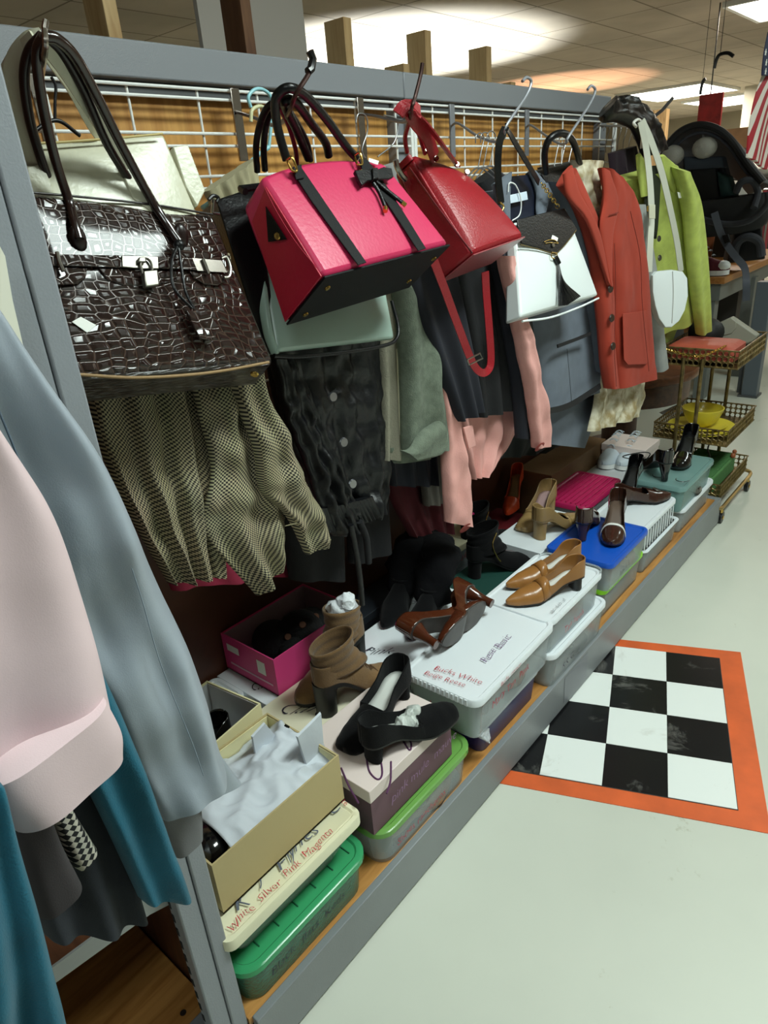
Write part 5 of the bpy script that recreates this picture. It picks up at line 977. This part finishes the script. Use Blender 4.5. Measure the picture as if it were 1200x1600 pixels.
s = shoe('buckle_flat', 'black pointed shoe with big silver buckle on the white basket lid', None, L=.23, W=.040, hh=.02, toe='point', throat=.55, up=BROWN, lin=BSO, sole=BSO, hm=BSO, heel='block', buckle=SILV); put(s, (1047, 778), (960, 788), .347, .23)
for lb, toe, hl in (('glossy black pump pointing up and away, on the teal bin', (1050, 742), (1084, 700)), ('glossy black pump with heel towards the camera on the teal bin', (1000, 722), (1040, 752))):
    s = shoe('glossy_pump', lb, 'glossy black pumps', L=.245, W=.041, hh=.075, toe='round', throat=.60, up=GBLK, lin=BSO, sole=BSO, hm=GBLK, heel='cone', hs=.9); put(s, toe, hl, .370, .245)
for lb, toe, hl in (('white canvas sneaker with tangled laces, left of the pair', (934, 738), (985, 705)), ('white canvas sneaker with tangled laces, right of the pair', (962, 740), (1010, 706))):
    s = shoe('canvas_sneaker', lb, 'white canvas sneakers', L=.26, W=.044, hh=.004, toe='round', throat=.55, up=WSN, lin=GREYC, sole=RUB, plat=.018, laces=WSN, ch=.06, side=.055, vh=.06); put(s, toe, hl, .302, .26)
s = shoe('orange_pump', 'orange red high heel pump standing in shadow behind the chunky pumps', None, L=.24, W=.034, hh=.085, toe='point', up=ORL, lin=TAUPE, sole=BSO, hm=ORL, heel='stiletto'); put(s, (790, 812), (812, 768), .30, .24)
shoebox(-1.23, -1.19, 2.0, 2.2, D, .25, GREYC, 'narrow pale box edge behind the tan pumps box', open_=False)
# patent heels lying on their sides
s = shoe('patent_heel', 'glossy brown patent high heel lying on its side, heel toward the camera', 'brown patent heels', L=.25, W=.038, hh=.070, toe='round', throat=.58, up=BRN, lin=TAUPE, sole=BSOLE, hm=BRN, heel='curve'); put(s, (775, 955), (660, 1045), .384, .25, (math.radians(-82), 0, 0), dz=.040)
s = shoe('patent_heel', 'glossy brown patent high heel lying with its worn sole toward the camera', 'brown patent heels', L=.25, W=.038, hh=.070, toe='round', throat=.58, up=BRN, lin=TAUPE, sole=BSOLE, hm=BRN, heel='curve'); put(s, (690, 1030), (778, 955), .384, .25, (math.radians(78), 0, 0), dz=.042)
# tissue box content
s = shoe('black_court_shoe', 'black leather shoe heel in the open cream box by the blue grey hem', None, L=.22, W=.04, hh=.05, toe='round', up=GBLK, lin=BSO, sole=BSO, hm=GBLK); s.location = (-1.11, .655, .378); s.rotation_euler = (0, 0, -1.5)
s = thing('fluffy_slipper', (-1.30, 1.0, .342), 'black fluffy shoe with brown buttons inside the pink box', 'slipper'); mb = MB()
for (x, y, r) in ((-1.33, .98, .06), (-1.29, 1.05, .065), (-1.31, 1.11, .05), (-1.26, .99, .045)): mb.ball((x, y, .342+r*.95), r, 20, sq=(1, 1, .95))
emit('fur_body', mb, M('black_fur', (10, 9, 10), .95, bump=(120, 1.0)), s)
for x, y, z in ((-1.255, 1.03, .45), (-1.265, 1.09, .44), (-1.27, .985, .43)): emit('button', MB().disc((x, y, z), (.6, -.4, .7), .010, .004), M('bronze_button', (96, 62, 44), .3, .5), s)
# tissue paper
t = thing('tissue_paper', (-.91, .54, .40), 'crumpled white tissue paper spilling over the kraft shoe box', 'tissue paper'); N1, N2 = 60, 44; vs = []; fs = []
for i in range(N1):
    for j in range(N2):
        s_, q = i/(N1-1), j/(N2-1); x = -1.012+.203*q; y = .44+.262*s_
        r1 = abs(noise.noise(Vector((s_*2.6+q*1.5, q*1.8, 7)))); r2 = abs(noise.noise(Vector((s_*6-q*4, q*5+s_*2, 2))))
        z = .462+.028*math.sin(q*PI)-.022*r1+.022*max(0, .35-r2)*(.4+s_)+.030*noise.noise(Vector((s_*2, q*2, 3)))
        if q > .93: z = min(z, .486)
        vs.append((x, y, z))
for i in range(N1-1):
    for j in range(N2-1): fs.append((i*N2+j, (i+1)*N2+j, (i+1)*N2+j+1, i*N2+j+1))
emit('paper_sheet', MB().add(vs, fs), TIS, t, smooth=70, solid=.001)
for k, pg in enumerate(([(462, 1150), (500, 1112), (504, 1160), (512, 1180), (500, 1198), (478, 1200)], [(392, 1150), (412, 1128), (440, 1160), (430, 1190), (400, 1195)])):
    a = [P(u, v, x=(-.86, -.95)[k]) for u, v in pg]; c_ = sum(a, Vector())/len(a); emit('paper_peak', MB().rings([[p_ for p_ in a], [c_+(p_-c_)*.96+Vector((.004, 0, 0)) for p_ in a]]), TIS, t, smooth=20)
s = thing('black_boot_toe', P(345, 1325, x=-.88), 'glossy black boot toe with stitching showing below the tissue in the kraft box', 'boot')
emit('toe', MB().ball((-.89, .425, .455), .045, 24, sq=(1.3, .9, .7)), GBLK, s); emit('stitching', MB().tube([P(u, v, x=-.87) for u, v in ((322, 1312), (336, 1303), (350, 1298))], .0012, 5), TAUPE, s)
s = thing('black_boot_heel', P(460, 1150, x=-.93), 'glossy black heel poking out of the tissue near the suede pump', 'boot')
emit('heel', MB().rings([[P(u, v, x=x_) for u, v, x_ in ((437, 1143, -.95), (446, 1131, -.95), (462, 1140, -.94), (452, 1156, -.93))], [P(u, v, x=x_) for u, v, x_ in ((458, 1168, -.93), (470, 1150, -.93), (492, 1168, -.91), (484, 1186, -.90))], [P(u, v, x=x_) for u, v, x_ in ((480, 1200, -.92), (488, 1180, -.92), (502, 1196, -.91), (498, 1210, -.90))]]), GBLK, s)
# ------------------------------------------------------------------ brass bar cart beyond the shelf
BR2 = BRASS
cx0, cx1, cy0, cy1 = -1.09, -.762, 3.19, 3.64
ct = thing('bar_cart', (-.92, 3.41, 0), 'three tier brass filigree bar cart on black casters just past the end of the shelf', 'cart')
for z0, z1 in ((.725, .80), (.375, .445), (.115, .185)):
    m = MB().box((cx0, cy0, z0), (cx1, cy1, z0+.004))
    for z in (z0, z1): m.tube([(cx0, cy0, z), (cx1, cy0, z), (cx1, cy1, z), (cx0, cy1, z), (cx0, cy0, z)], .004, 6)
    tr = emit('tray', m, BR2, ct, smooth=30)
    lat = MB(); hh_ = z1-z0; st = .024
    def lattice(p0, dx, Lw):
        nx = int(Lw/st)
        for i in range(nx):
            for j in range(3):
                c = Vector(p0)+Vector(dx)*(i+.5)*st+Vector((0, 0, z0+hh_*(j+.5)/3)); r_ = .0118
                ring = [c+Vector(dx)*r_*math.cos(a)+Vector((0, 0, 1))*r_*math.sin(a) for a in [2*PI*k/8 for k in range(9)]]
                lat.tube(ring, .0022, 4, cap=False)
        for i in range(nx+1):
            q = Vector(p0)+Vector(dx)*i*st; lat.tube([q+Vector((0, 0, z0)), q+Vector((0, 0, z1))], .0018, 4)
        for j in (1, 2): lat.tube([Vector(p0)+Vector((0, 0, z0+hh_*j/3)), Vector(p0)+Vector(dx)*Lw+Vector((0, 0, z0+hh_*j/3))], .0018, 4)
    lattice((cx0, cy0, 0), (1, 0, 0), cx1-cx0); lattice((cx1, cy0, 0), (0, 1, 0), cy1-cy0); lattice((cx0, cy1, 0), (1, 0, 0), cx1-cx0); lattice((cx0, cy0, 0), (0, 1, 0), cy1-cy0)
    emit('filigree_side', lat, BR2, tr, smooth=30)
for x, y in ((-.985, 3.182), (-.905, 3.182), (-.985, 3.648), (-.905, 3.648)): emit('post', MB().tube([(x, y, .07), (x, y, .76)], .0085, 10), BR2, ct)
for y0 in (3.20, 3.63):
    pass
for x in (-.745, -1.10):
    emit('caster_rail', MB().tube(crv([(x-.05*(1 if x > -1 else -1), 3.17, .105), (x, 3.16, .085), (x, 3.30, .075), (x, 3.52, .075), (x, 3.67, .085), (x-.05*(1 if x > -1 else -1), 3.66, .105)], 30), .009, 10), M('bright_brass', (176, 150, 96), .35, .8), ct)
    for y in (3.19, 3.63):
        wl = emit('caster_wheel', MB().rings([[Vector((x+dx, y+.004+r_*math.cos(a), .028+r_*math.sin(a))) for a in [2*PI*k/20 for k in range(20)]] for dx, r_ in ((-.010, .018), (-.009, .028), (.009, .028), (.010, .018))]), BLKP, ct, smooth=40)
        emit('caster_fork', MB().tube([(x, y, .078), (x+.002, y, .05)], .008, 8).disc((x+.010, y+.004, .028), (1, 0, 0), .009, .004), GOLDL, ct)
# things on the cart
YEL = M('yellow_glaze', (214, 196, 62), .3, coat=.3)
bc = (-.93, 3.37)
t = thing('mixing_bowl', (bc[0], bc[1], .40), 'round yellow ceramic bowl on the middle tray of the brass cart', 'bowl')
emit('bowl', MB().lathe([(.03, .402), (.045, .404), (.07, .43), (.088, .47), (.093, .488), (.088, .489), (.083, .47), (.064, .434), (.03, .412)], (*bc, 0), n=40), YEL, t, smooth=60)
for k, (r_, lb) in enumerate(((.155, 'large yellow plate at the bottom under the yellow bowl'), (.15, 'yellow plate in the middle of the plate stack under the bowl'), (.115, 'small yellow plate right beneath the yellow bowl'))):
    z = .380+.007*k; p = thing('dinner_plate', (bc[0], bc[1], z), lb, 'plate', 'yellow plates on the cart'); emit('plate', MB().lathe([(r_*.5, z), (r_*.6, z+.001), (r_, z+.013), (r_, z+.016), (r_*.62, z+.005), (.01, z+.004)], (*bc, 0), n=48), YEL, p, smooth=60)
t = thing('salmon_clutch_bag', (-.93, 3.27, .73), 'salmon red flat clutch bag with gold chain in the top tray of the cart', 'handbag')
emit('body', MB().rings([rr(-1.07, -.79, 3.20, 3.42, .03, z) for z in (.745, .76, .80)]+[rr(-1.05, -.81, 3.22, 3.40, .03, .812)]), M('salmon_leather', (178, 82, 66), .5, bump=(60, .5)), t)
ch = MB(); cc = crv([P(u, v, z=.815) for u, v in ((1038, 545), (1052, 549), (1078, 556), (1098, 556), (1118, 548), (1134, 540))], 36)
for i in range(35):
    tt = cc[i+1]-cc[i]; m_ = (cc[i]+cc[i+1])/2; s_ = Vector((0, 0, 1)) if i % 2 else tt.cross(Vector((0, 0, 1))).normalized(); ch.tube([m_+tt*.75*math.cos(a)+s_*.005*math.sin(a) for a in [2*PI*k/8 for k in range(9)]], .0016, 5)
emit('chain', ch, GOLDL, t)
t = thing('grey_clutch_bag', (-.86, 3.50, .74), 'taupe grey envelope clutch with curved flap at the back of the top tray', 'handbag')
g1 = [P(u, v, y=3.55) for u, v in ((1112, 510), (1142, 496), (1184, 525), (1176, 534), (1160, 540), (1130, 545))]; emit('body', MB().prism(g1, (0, .05, 0)), M('taupe_leather', (150, 148, 134), .5, bump=(100, .1)), t, bevel=.006)
g2 = [P(u, v, y=3.545) for u, v in ((1113, 511), (1142, 497), (1150, 503), (1150, 513), (1143, 521), (1132, 524), (1120, 519))]; emit('flap', MB().prism(g2, (0, .006, 0)), MATS['taupe_leather'], t, bevel=.002)
t = thing('black_cloth_bag', (-1.0, 3.5, .74), 'black fabric bag behind the salmon clutch on the top tray', 'handbag'); emit('body', MB().ball((-1.0, 3.52, .81), .09, 20, sq=(.9, .8, .75)), M('black_crinkle', (20, 20, 20), .6, bump=(20, 1)), t)
t = thing('green_woven_box_bag', (-.87, 3.42, .12), 'green ribbed bag lying in the bottom tray of the cart', 'handbag'); GRN = M('green_straw', (72, 122, 66), .7, bump=(60, .6))
m = MB().box((-.985, 3.20, .125), (-.80, 3.56, .215)); emit('body', m, GRN, t, bevel=.012)
rb = MB()
for k in range(22): rb.tube([(-.98, 3.21+.0162*k, .216), (-.805, 3.21+.0162*k, .216)], .003, 5)
emit('ribs', rb, GRN, t); emit('cord', MB().tube(crv([(-.93, 3.58, .27), (-.92, 3.50, .24), (-.88, 3.40, .225), (-.90, 3.28, .222), (-.93, 3.21, .21)], 30), .004, 6), BLKP, t)
emit('bead_clasp', MB().ball((-.80, 3.50, .225), .013, 10).ball((-.80, 3.52, .24), .011, 10), M('amber_bead', (150, 84, 50), .3), t)

# ------------------------------------------------------------------ table with car seat and sneaker
tb = thing('display_table', (-1.8, 5.7, 0), 'wooden topped table on grey steel legs past the cart, carrying the car seat', 'table')
TZ = .86; a = P(1133, 433, z=TZ); q0 = P(1101, 433, z=TZ)
emit('table_top', MB().box((-2.9, a.y, TZ-.045), (a.x, a.y+1.9, TZ)), wood('table_oak', (150, 96, 46), (178, 122, 64), 5, .4, axis=(9, 1, 9)), tb, bevel=.004)
emit('apron', MB().box((-2.85, a.y+.04, TZ-.16), (a.x-.03, a.y+1.86, TZ-.045)), M('table_grey', (104, 108, 104), .5), tb, bevel=.003)
for x, y in ((a.x-.09, a.y+.1), (a.x-.03, a.y+.85), (-2.8, a.y+.1), (-2.8, a.y+1.8)): emit('leg', MB().box((x-.05, y-.04, 0), (x+.03, y+.05, TZ-.10)), M('table_grey', (104, 108, 104), .5), tb, bevel=.003)
lg = P(1178, 622, z=0); gp = thing('grey_display_frame', (lg.x, lg.y, 0), 'grey steel upright standing beside the table, right of the cart', 'display frame')
emit('upright', MB().box((lg.x-.09, lg.y, 0), (lg.x+.01, lg.y+.09, .80)), M('frame_blue_grey', (92, 100, 108), .5), gp, bevel=.004); emit('foot', MB().box((lg.x-.11, lg.y-.01, 0), (lg.x+.02, lg.y+.12, .015)), GREYD, gp)
def Q(u, v, y): return P(u, v, y=y)
CSD = M('carseat_black', (20, 21, 25), .6, bump=(200, .2)); CSG = M('carseat_grey', (58, 60, 68), .8, bump=(300, .3)); CST = M('carseat_teal', (20, 54, 56), .7); STRP = M('grey_webbing', (66, 70, 80), .6)
cs_ = thing('infant_car_seat', Q(1120, 402, 5.55), 'black and grey infant car seat with open canopy standing on the table', 'car seat')
YF = 5.25
arc = [(1032, 320), (1030, 270), (1040, 232), (1062, 206), (1092, 195), (1122, 202), (1145, 222), (1168, 256), (1192, 285)]
R = []
ctr = Q(1110, 300, YF+.3)
for dy, sc_ in ((0, 1.0), (.12, 1.0), (.28, .93), (.42, .72), (.5, .35)):
    ring = crv([Q(u, v, YF) for u, v in arc], 30); c0 = Q(1110, 310, YF); R.append([c0+(p-c0)*sc_+Vector((0, dy, -.06*dy)) for p in ring])
emit('canopy', MB().rings(R, cap=False, closed=False), M('canopy_inner', (104, 106, 112), .8, bump=(14, .5)), cs_, solid=.012, smooth=60)
emit('canopy_rim', MB().tube(crv([Q(u, v, YF) for u, v in arc], 40), .022, 10), CSD, cs_); emit('canopy_piping', MB().tube(crv([Q(1112+(u-1112)*.86, 300+(v-300)*.88, YF+.03) for u, v in arc], 40), .010, 8), CSG, cs_)
for (u, v), top in (((1050, 243), (1046, 222)), ((1101, 231), (1098, 205))):
    p = emit('plush_toy', MB().ball(Q(u, v, YF+.02), .072, 16, sq=(1.1, .9, .9)).ball(Q(u-12, v-6, YF+.08), .016, 8).ball(Q(u+12, v-6, YF+.08), .016, 8), M('grey_plush', (168, 166, 158), .95, bump=(80, .8)), cs_); emit('toy_cord', MB().tube([Q(u-1, v-8, YF+.06), Q(top[0], top[1], YF+.06)], .007, 6), GREYC, p)
def sb(name, F, dv, mat, bl=.02, bv=.015): return softbox(name, [Q(*p, YF+F[1]) for p in F[0]], dv, mat, cs_, bulge=bl, bevel=bv)
sb('seat_back', ([(1066, 246), (1128, 244), (1150, 330), (1072, 335)], .12), (0, .10, 0), CSG); sb('seat_insert', ([(1078, 262), (1120, 258), (1128, 330), (1086, 335)], .06), (0, .08, 0), CSD)
sb('side_bolster', ([(1120, 268), (1138, 276), (1148, 306), (1126, 308)], .02), (0, .10, 0), CST); sb('head_pad', ([(1068, 245), (1128, 245), (1132, 262), (1070, 266)], .04), (0, .08, 0), M('carseat_slate', (54, 62, 74), .8))
tub = [(1066, 330), (1090, 345), (1130, 352), (1168, 348), (1196, 335)]; top_ = [(1066, 310), (1100, 330), (1140, 326), (1170, 310), (1196, 300)]
cloth('tub_shell', [Q(1060, 318, YF-.05), Q(1066, 352, YF), Q(1080, 368, YF+.05)], [Q(1202, 300, YF+.10), Q(1200, 345, YF+.10), Q(1185, 356, YF+.10)], CSD, cs_, th=.10, n=30, m=20)
emit('tub_rim', MB().tube(crv([Q(u, v, YF-.06) for u, v in ((1062, 322), (1085, 338), (1130, 350), (1170, 345), (1198, 320), (1200, 300))], 30), .02, 10), CSG, cs_)
emit('carry_handle', MB().tube(crv([Q(1150, 300, YF), Q(1158, 285, YF-.02), Q(1175, 282, YF), Q(1184, 300, YF+.05), Q(1178, 325, YF)], 24), .022, 10), CSG, cs_)
sb('base', ([(1150, 352), (1190, 350), (1196, 405), (1136, 412)], .12), (-.1, .25, 0), CSD, .01, .02); 
emit('base_arch', MB().tube(crv([Q(1146, 402, YF+.08), Q(1152, 380, YF+.06), Q(1168, 370, YF+.06), Q(1186, 378, YF+.08), Q(1190, 400, YF+.1)], 30), .028, 10), CSG, cs_)
strap('harness_strap', [Q(1116, 332, YF-.09), Q(1124, 358, YF-.09), Q(1134, 380, YF-.09), Q(1150, 402, YF-.10), Q(1163, 418, YF-.12), Q(1166, 440, YF-.22), Q(1166, 470, YF-.22)], 0, .045, .004, STRP, cs_, face=(.5, -.8, .1)); sb('strap_buckle', ([(1128, 368), (1138, 366), (1142, 378), (1132, 381)], -.11), (0, .02, 0), BLKP, .003, .003)
s = shoe('canvas_high_top', 'maroon canvas sneaker with white rubber toe on the table corner', None, L=.33, W=.055, hh=.004, toe='round', throat=.55, up=M('maroon_canvas', (88, 20, 34), .8), lin=GREYC, sole=RUB, plat=.03, ch=.12, side=.09, vh=.085, laces=WSN); s.location = (a.x-.33, a.y+.07, TZ+.001); s.rotation_euler = (0, 0, .05)
R = []
emit('toe_cap', MB().ball((.285, 0, .06), .052, 16, sq=(.95, 1.0, .7)), RUB, s, local=True)
for k, (u, v, w_) in enumerate(((1092, 396, .02), (1102, 372, .02))): pass
t = thing('brown_leather_boot', Q(1101, 400, a.y+.35), 'brown leather boot shaft behind the maroon sneaker', 'boot'); emit('shaft', MB().tube([Q(1098, 425, a.y+.35), Q(1099, 400, a.y+.35), Q(1103, 362, a.y+.35)], [.06, .055, .065], 16), M('cognac_leather', (150, 84, 48), .4), t)
t = thing('wooden_shelf_board', Vector((a.x-.35, a.y+1.2, TZ)), 'low wooden shelf board behind the car seat', 'shelf board'); emit('board', MB().box((a.x-.6, a.y+1.1, TZ+.25), (a.x-.1, a.y+1.3, TZ+.32)), PINE, t); emit('support', MB().box((a.x-.58, a.y+1.12, TZ), (a.x-.54, a.y+1.28, TZ+.25)), PINE, t); emit('support', MB().box((a.x-.16, a.y+1.12, TZ), (a.x-.12, a.y+1.28, TZ+.25)), PINE, t)

# round brown table drum and things under it, left of the cart
c = P(1030, 600, z=.50); dr = thing('round_wooden_table', (c.x-.30, c.y+.15, 0), 'round dark wooden table with curved rim behind the rust blazer hem', 'table')
o_ = (c.x-.30, c.y+.25, 0); emit('table_top', MB().lathe([(.01, .53), (.40, .53), (.41, .515), (.41, .49), (.39, .48), (.01, .48)], o_, n=48), wood('walnut_top', (92, 52, 30), (130, 82, 50), 4, .35), dr, smooth=40); emit('table_apron', MB().lathe([(.01, .48), (.37, .48), (.37, .36), (.01, .36)], o_, n=48), wood('walnut_side', (70, 38, 22), (104, 62, 36), 4, .4), dr, smooth=40); emit('pedestal', MB().lathe([(.22, 0), (.20, .04), (.10, .08), (.10, .36)], o_, n=24), DWOOD, dr)
t = tag(emit('white_paper_sheet', MB().prism([P(1030, 645, z=.30), P(1068, 628, z=.33), P(1075, 650, z=.30), P(1050, 655, z=.28)], (0, 0, .002)), WHITE), 'sheet of white paper sticking out below the round wooden table', 'paper')
s = shoe('navy_sandal', 'navy blue wedge sandal seen between the cart posts beside the grey upright', None, L=.26, W=.045, hh=.05, toe='round', up=M('navy_satin', (16, 20, 40), .4), lin=CREAM, sole=CAMEL, hm=CAMEL); s.location = (lg.x-.45, lg.y+.05, .42); s.rotation_euler = (0, 0, .3)
t = thing('low_shelf_rack', (lg.x-.4, lg.y+.1, 0), 'low tan wooden shelf holding the navy sandal, behind the cart', 'shelf'); emit('shelf_board', MB().box((lg.x-.75, lg.y-.02, .385), (lg.x-.10, lg.y+.32, .415)), wood('tan_board', (168, 112, 66), (196, 140, 90), 5, .5), t)
for x in (lg.x-.73, lg.x-.13): emit('leg', MB().box((x-.015, lg.y+.1, 0), (x+.015, lg.y+.14, .385)), GREYD, t)

# flag on a pole at the right edge
fm = bpy.data.materials.new('flag_stripes'); fm.use_nodes = True; N = fm.node_tree.nodes; K = fm.node_tree.links; b_ = N['Principled BSDF']; b_.inputs['Roughness'].default_value = .7
tc = N.new('ShaderNodeTexCoord'); sx = N.new('ShaderNodeSeparateXYZ'); K.new(tc.outputs['UV'], sx.inputs[0]); ma = N.new('ShaderNodeMath'); ma.operation = 'MULTIPLY_ADD'; K.new(sx.outputs[1], ma.inputs[0]); ma.inputs[1].default_value = .42; K.new(sx.outputs[0], ma.inputs[2])
m2 = N.new('ShaderNodeMath'); m2.operation = 'MULTIPLY'; K.new(ma.outputs[0], m2.inputs[0]); m2.inputs[1].default_value = 10.5; m3 = N.new('ShaderNodeMath'); m3.operation = 'FRACT'; K.new(m2.outputs[0], m3.inputs[0])
m4 = N.new('ShaderNodeMath'); m4.operation = 'GREATER_THAN'; K.new(m3.outputs[0], m4.inputs[0]); m4.inputs[1].default_value = .5; mx = N.new('ShaderNodeMix'); mx.data_type = 'RGBA'; K.new(m4.outputs[0], mx.inputs[0]); mx.inputs[6].default_value = lin((224, 214, 204)); mx.inputs[7].default_value = lin((168, 24, 40)); K.new(mx.outputs[2], b_.inputs['Base Color'])
fl = thing('hanging_flag', P(1185, 240, x=-.9), 'red and white striped flag with blue star field hanging at the right edge', 'flag')
cloth('striped_field', [(1196, 105), (1180, 150), (1170, 200), (1166, 246)], [(1290, 90), (1285, 150), (1275, 220), (1262, 300)], fm, fl, x=-.9, th=.02, folds=[(2.5, .015, 0, 1)])
cloth('star_field', [(1200, 50), (1194, 80), (1191, 105), (1190, 118)], [(1290, 40), (1290, 70), (1290, 100), (1290, 122)], M('flag_navy', (24, 30, 66), .7), fl, x=-.885, th=.02, folds=[(2.5, .01, 0, 1)])
for u, v in ((1196, 82), (1197, 98), (1196, 112)):
    p0 = P(u, v, x=-.868); emit('star', MB().prism([p0+Vector((0, math.cos(a)*r_, math.sin(a)*r_)) for a, r_ in [(PI/2+k*PI/5, .012 if k % 2 == 0 else .005) for k in range(10)]], (.002, 0, 0)), TAGW, fl)
emit('flag_pole', MB().tube([P(1215, -60, x=-.93), P(1262, 330, x=-.93)], .014, 10), BR2, fl)

# hanging bits under the ceiling
pz = P(1108, 165, y=8.0); t = thing('red_hanging_sign', pz, 'small red sign box hanging from the ceiling beside the far lights', 'sign'); emit('sign_board', MB().box((pz.x-.10, 8.0, pz.z-.22), (pz.x+.12, 8.03, pz.z+.10)), M('red_sign', (168, 38, 38), .6, var=(12, .25)), t, bevel=.003); emit('sign_wire', MB().tube([(pz.x, 8.01, pz.z+.10), (pz.x, 8.01, CEIL)], .006, 6), BLKP, t)
for y, pts, lb in ((5.0, ((1116, 107), (1118, 98), (1122, 88), (1128, 84), (1138, 83), (1146, 88)), 'black bent hook hanging from the ceiling near the flag'), (6.5, ((1094, 148), (1096, 136), (1099, 126), (1103, 123)), 'small dark hook hanging from the ceiling between the two far lights')):
    p_ = crv([Q(u, v, y) for u, v in pts], 24); t = thing('ceiling_hook', p_[0], lb, 'hook', 'hooks hanging from the ceiling'); emit('hook', MB().tube(p_, .010 if y < 6 else .012, 8), BLKP, t); emit('hook_wire', MB().tube([p_[12], Vector((p_[12].x, p_[12].y, CEIL))], .002, 5), BLKP, t)
t = thing('grey_pole_end', Q(1040, 160, 5.5), 'thin grey metal rod rising diagonally behind the black folded piece', 'rod'); emit('rod_stand', MB().tube([Q(1000, 240, 5.5), Vector((Q(1000, 240, 5.5).x, 5.5, 0))], .012, 8), HOOKG, t); emit('rod', MB().tube([Q(1052, 152, 5.5), Q(1035, 172, 5.5), Q(1012, 190, 5.5), Q(1000, 240, 5.5)], .012, 8), HOOKG, t); 

# garment racks and clutter in the back of the hall
def rack(x0, x1, y, z, cols, label, hem=.75):
    r_ = thing('clothes_rack', ((x0+x1)/2, y, 0), label, 'clothes rack', 'distant clothes racks'); emit('rail', MB().tube([(x0, y, z), (x1, y, z)], .014, 8), CHROME, r_)
    for x in (x0, x1): emit('leg', MB().tube([(x, y, 0), (x, y, z)], .014, 8), CHROME, r_); emit('foot', MB().tube([(x, y-.25, .02), (x, y+.25, .02)], .014, 8), CHROME, r_)
    n_ = len(cols)
    for k, c_ in enumerate(cols):
        xx = x0+.05+(x1-x0-.1)*k/(n_-1); hm_ = z-hem-.12*math.sin(k*1.7); m_ = M('far_cloth_%d_%d_%d' % c_, c_, .85)
        g_ = emit('hanging_garment', MB().rings([[Vector((xx+dx*w_, y+dy*d_, zz)) for dx, dy in ((-.5, -1), (.5, -1), (.7, 0), (.5, 1), (-.5, 1), (-.7, 0))] for zz, w_, d_ in ((z-.03, .02, .03), (z-.10, .05, .18), (z-.4, .07, .22), (hm_, .08, .24))]), m_, smooth=60)
        tag(g_, 'garment hanging on a rack far back in the hall', 'garment', 'garments on the distant racks')
DK = [(34, 34, 44), (120, 30, 50), (24, 26, 34), (200, 196, 190), (70, 60, 60), (150, 40, 60), (40, 60, 70), (28, 28, 30), (190, 180, 170), (60, 30, 34)]
rack(-3.6, -1.7, 7.4, 1.32, [DK[k % 10] for k in range(16)], 'clothes rack with dark and red garments behind the car seat')
rack(-4.8, -2.4, 9.8, 1.5, [DK[(k*3) % 10] for k in range(16)], 'farther clothes rack left behind the lime jacket')
rack(-2.2, -.9, 10.5, 1.35, [DK[(k*7+2) % 10] for k in range(10)], 'clothes rack seen right of the car seat')
for k, (x, y, z, lb) in enumerate(((-1.95, 6.65, 1.30, 'white folded linens piled beside the car seat canopy, front pile'), (-2.35, 8.75, 1.50, 'white folded linens pile farther back right of the car seat'))):
    t = thing('linen_pile', (x, y, 0), lb, 'linens', 'white linen piles'); emit('pile', MB().ball((x, y, z), .34, 20, sq=(1.1, .8, .40)), M('white_linen', (206, 206, 200), .9, bump=(6, 1)), t); emit('display_block', MB().box((x-.35, y-.25, 0), (x+.35, y+.25, z-.08)), M('block_dark', (60, 56, 52), .8), t)
p_ = Q(1162, 215, 11.0); t = thing('cardboard_carton', (p_.x, 11, 0), 'brown carton on a tall shelf against the far wall', 'carton'); emit('carton', MB().box((p_.x-.35, 11, p_.z-.12), (p_.x+.35, 11.4, p_.z+.12)), MATS['brown_cardboard'], t); emit('stand', MB().box((p_.x-.35, 11, 0), (p_.x+.35, 11.4, p_.z-.121)), M('stand_grey', (90, 86, 80), .8), t)
p_ = Q(1028, 190, 9.0); tag(emit('wooden_post', MB().box((p_.x-.09, 9, 0), (p_.x+.09, 9.1, p_.z+.12)), PINE), 'short wooden post behind the lime jacket, beside the rod', 'post')
struct('column_1', MB().box((Q(1180, 150, 16).x-.2, 16, 0), (Q(1180, 150, 16).x+.2, 16.4, CEIL)), M('pale_column', (196, 192, 176), .7))
for k in range(9):
    x = -4.2+.32*k; t = tag(emit('shiny_hanger_cluster', MB().tube(crv([(x, 9.78, 1.52), (x-.1, 9.78, 1.60), (x+.05, 9.78, 1.66), (x+.14, 9.78, 1.56)], 10), .01, 6), CHROME), 'chrome hanger standing up from the distant rack', 'hanger', 'chrome hangers on the distant rack')
# ------------------------------------------------------------------ shoes stored inside the see-through bins
def stash(src_name, x, y, z, lb, rz=1.57):
    src = [o for o in bpy.data.objects if o.name == src_name][0]
    for dx in (0, .095):
        c_ = dup(src, lb, 'shoes stored inside the clear bins'); c_.location = (x+dx, y, z); c_.rotation_euler = (0, 0, rz); c_.scale = (1, .9, .8)
stash('loafer_pump', -.89, 1.18, .256, 'camel shoe stored inside the clear bin under the patent heels')
stash('suede_pump', -.89, 1.56, .142, 'black shoe stored inside the bottom clear bin below the loafers')
stash('chunky_pump', -.90, 1.98, .262, 'taupe shoe stored inside the blue lidded bin')
stash('glossy_pump', -.90, 2.72, .258, 'black shoe stored inside the teal bin')
stash('loafer_pump', -.89, .80, .142, 'camel shoe stored inside the light green lidded bin')
stash('patent_heel', -.90, 1.56, .268, 'brown shoe stored inside the bin right under the camel loafers')
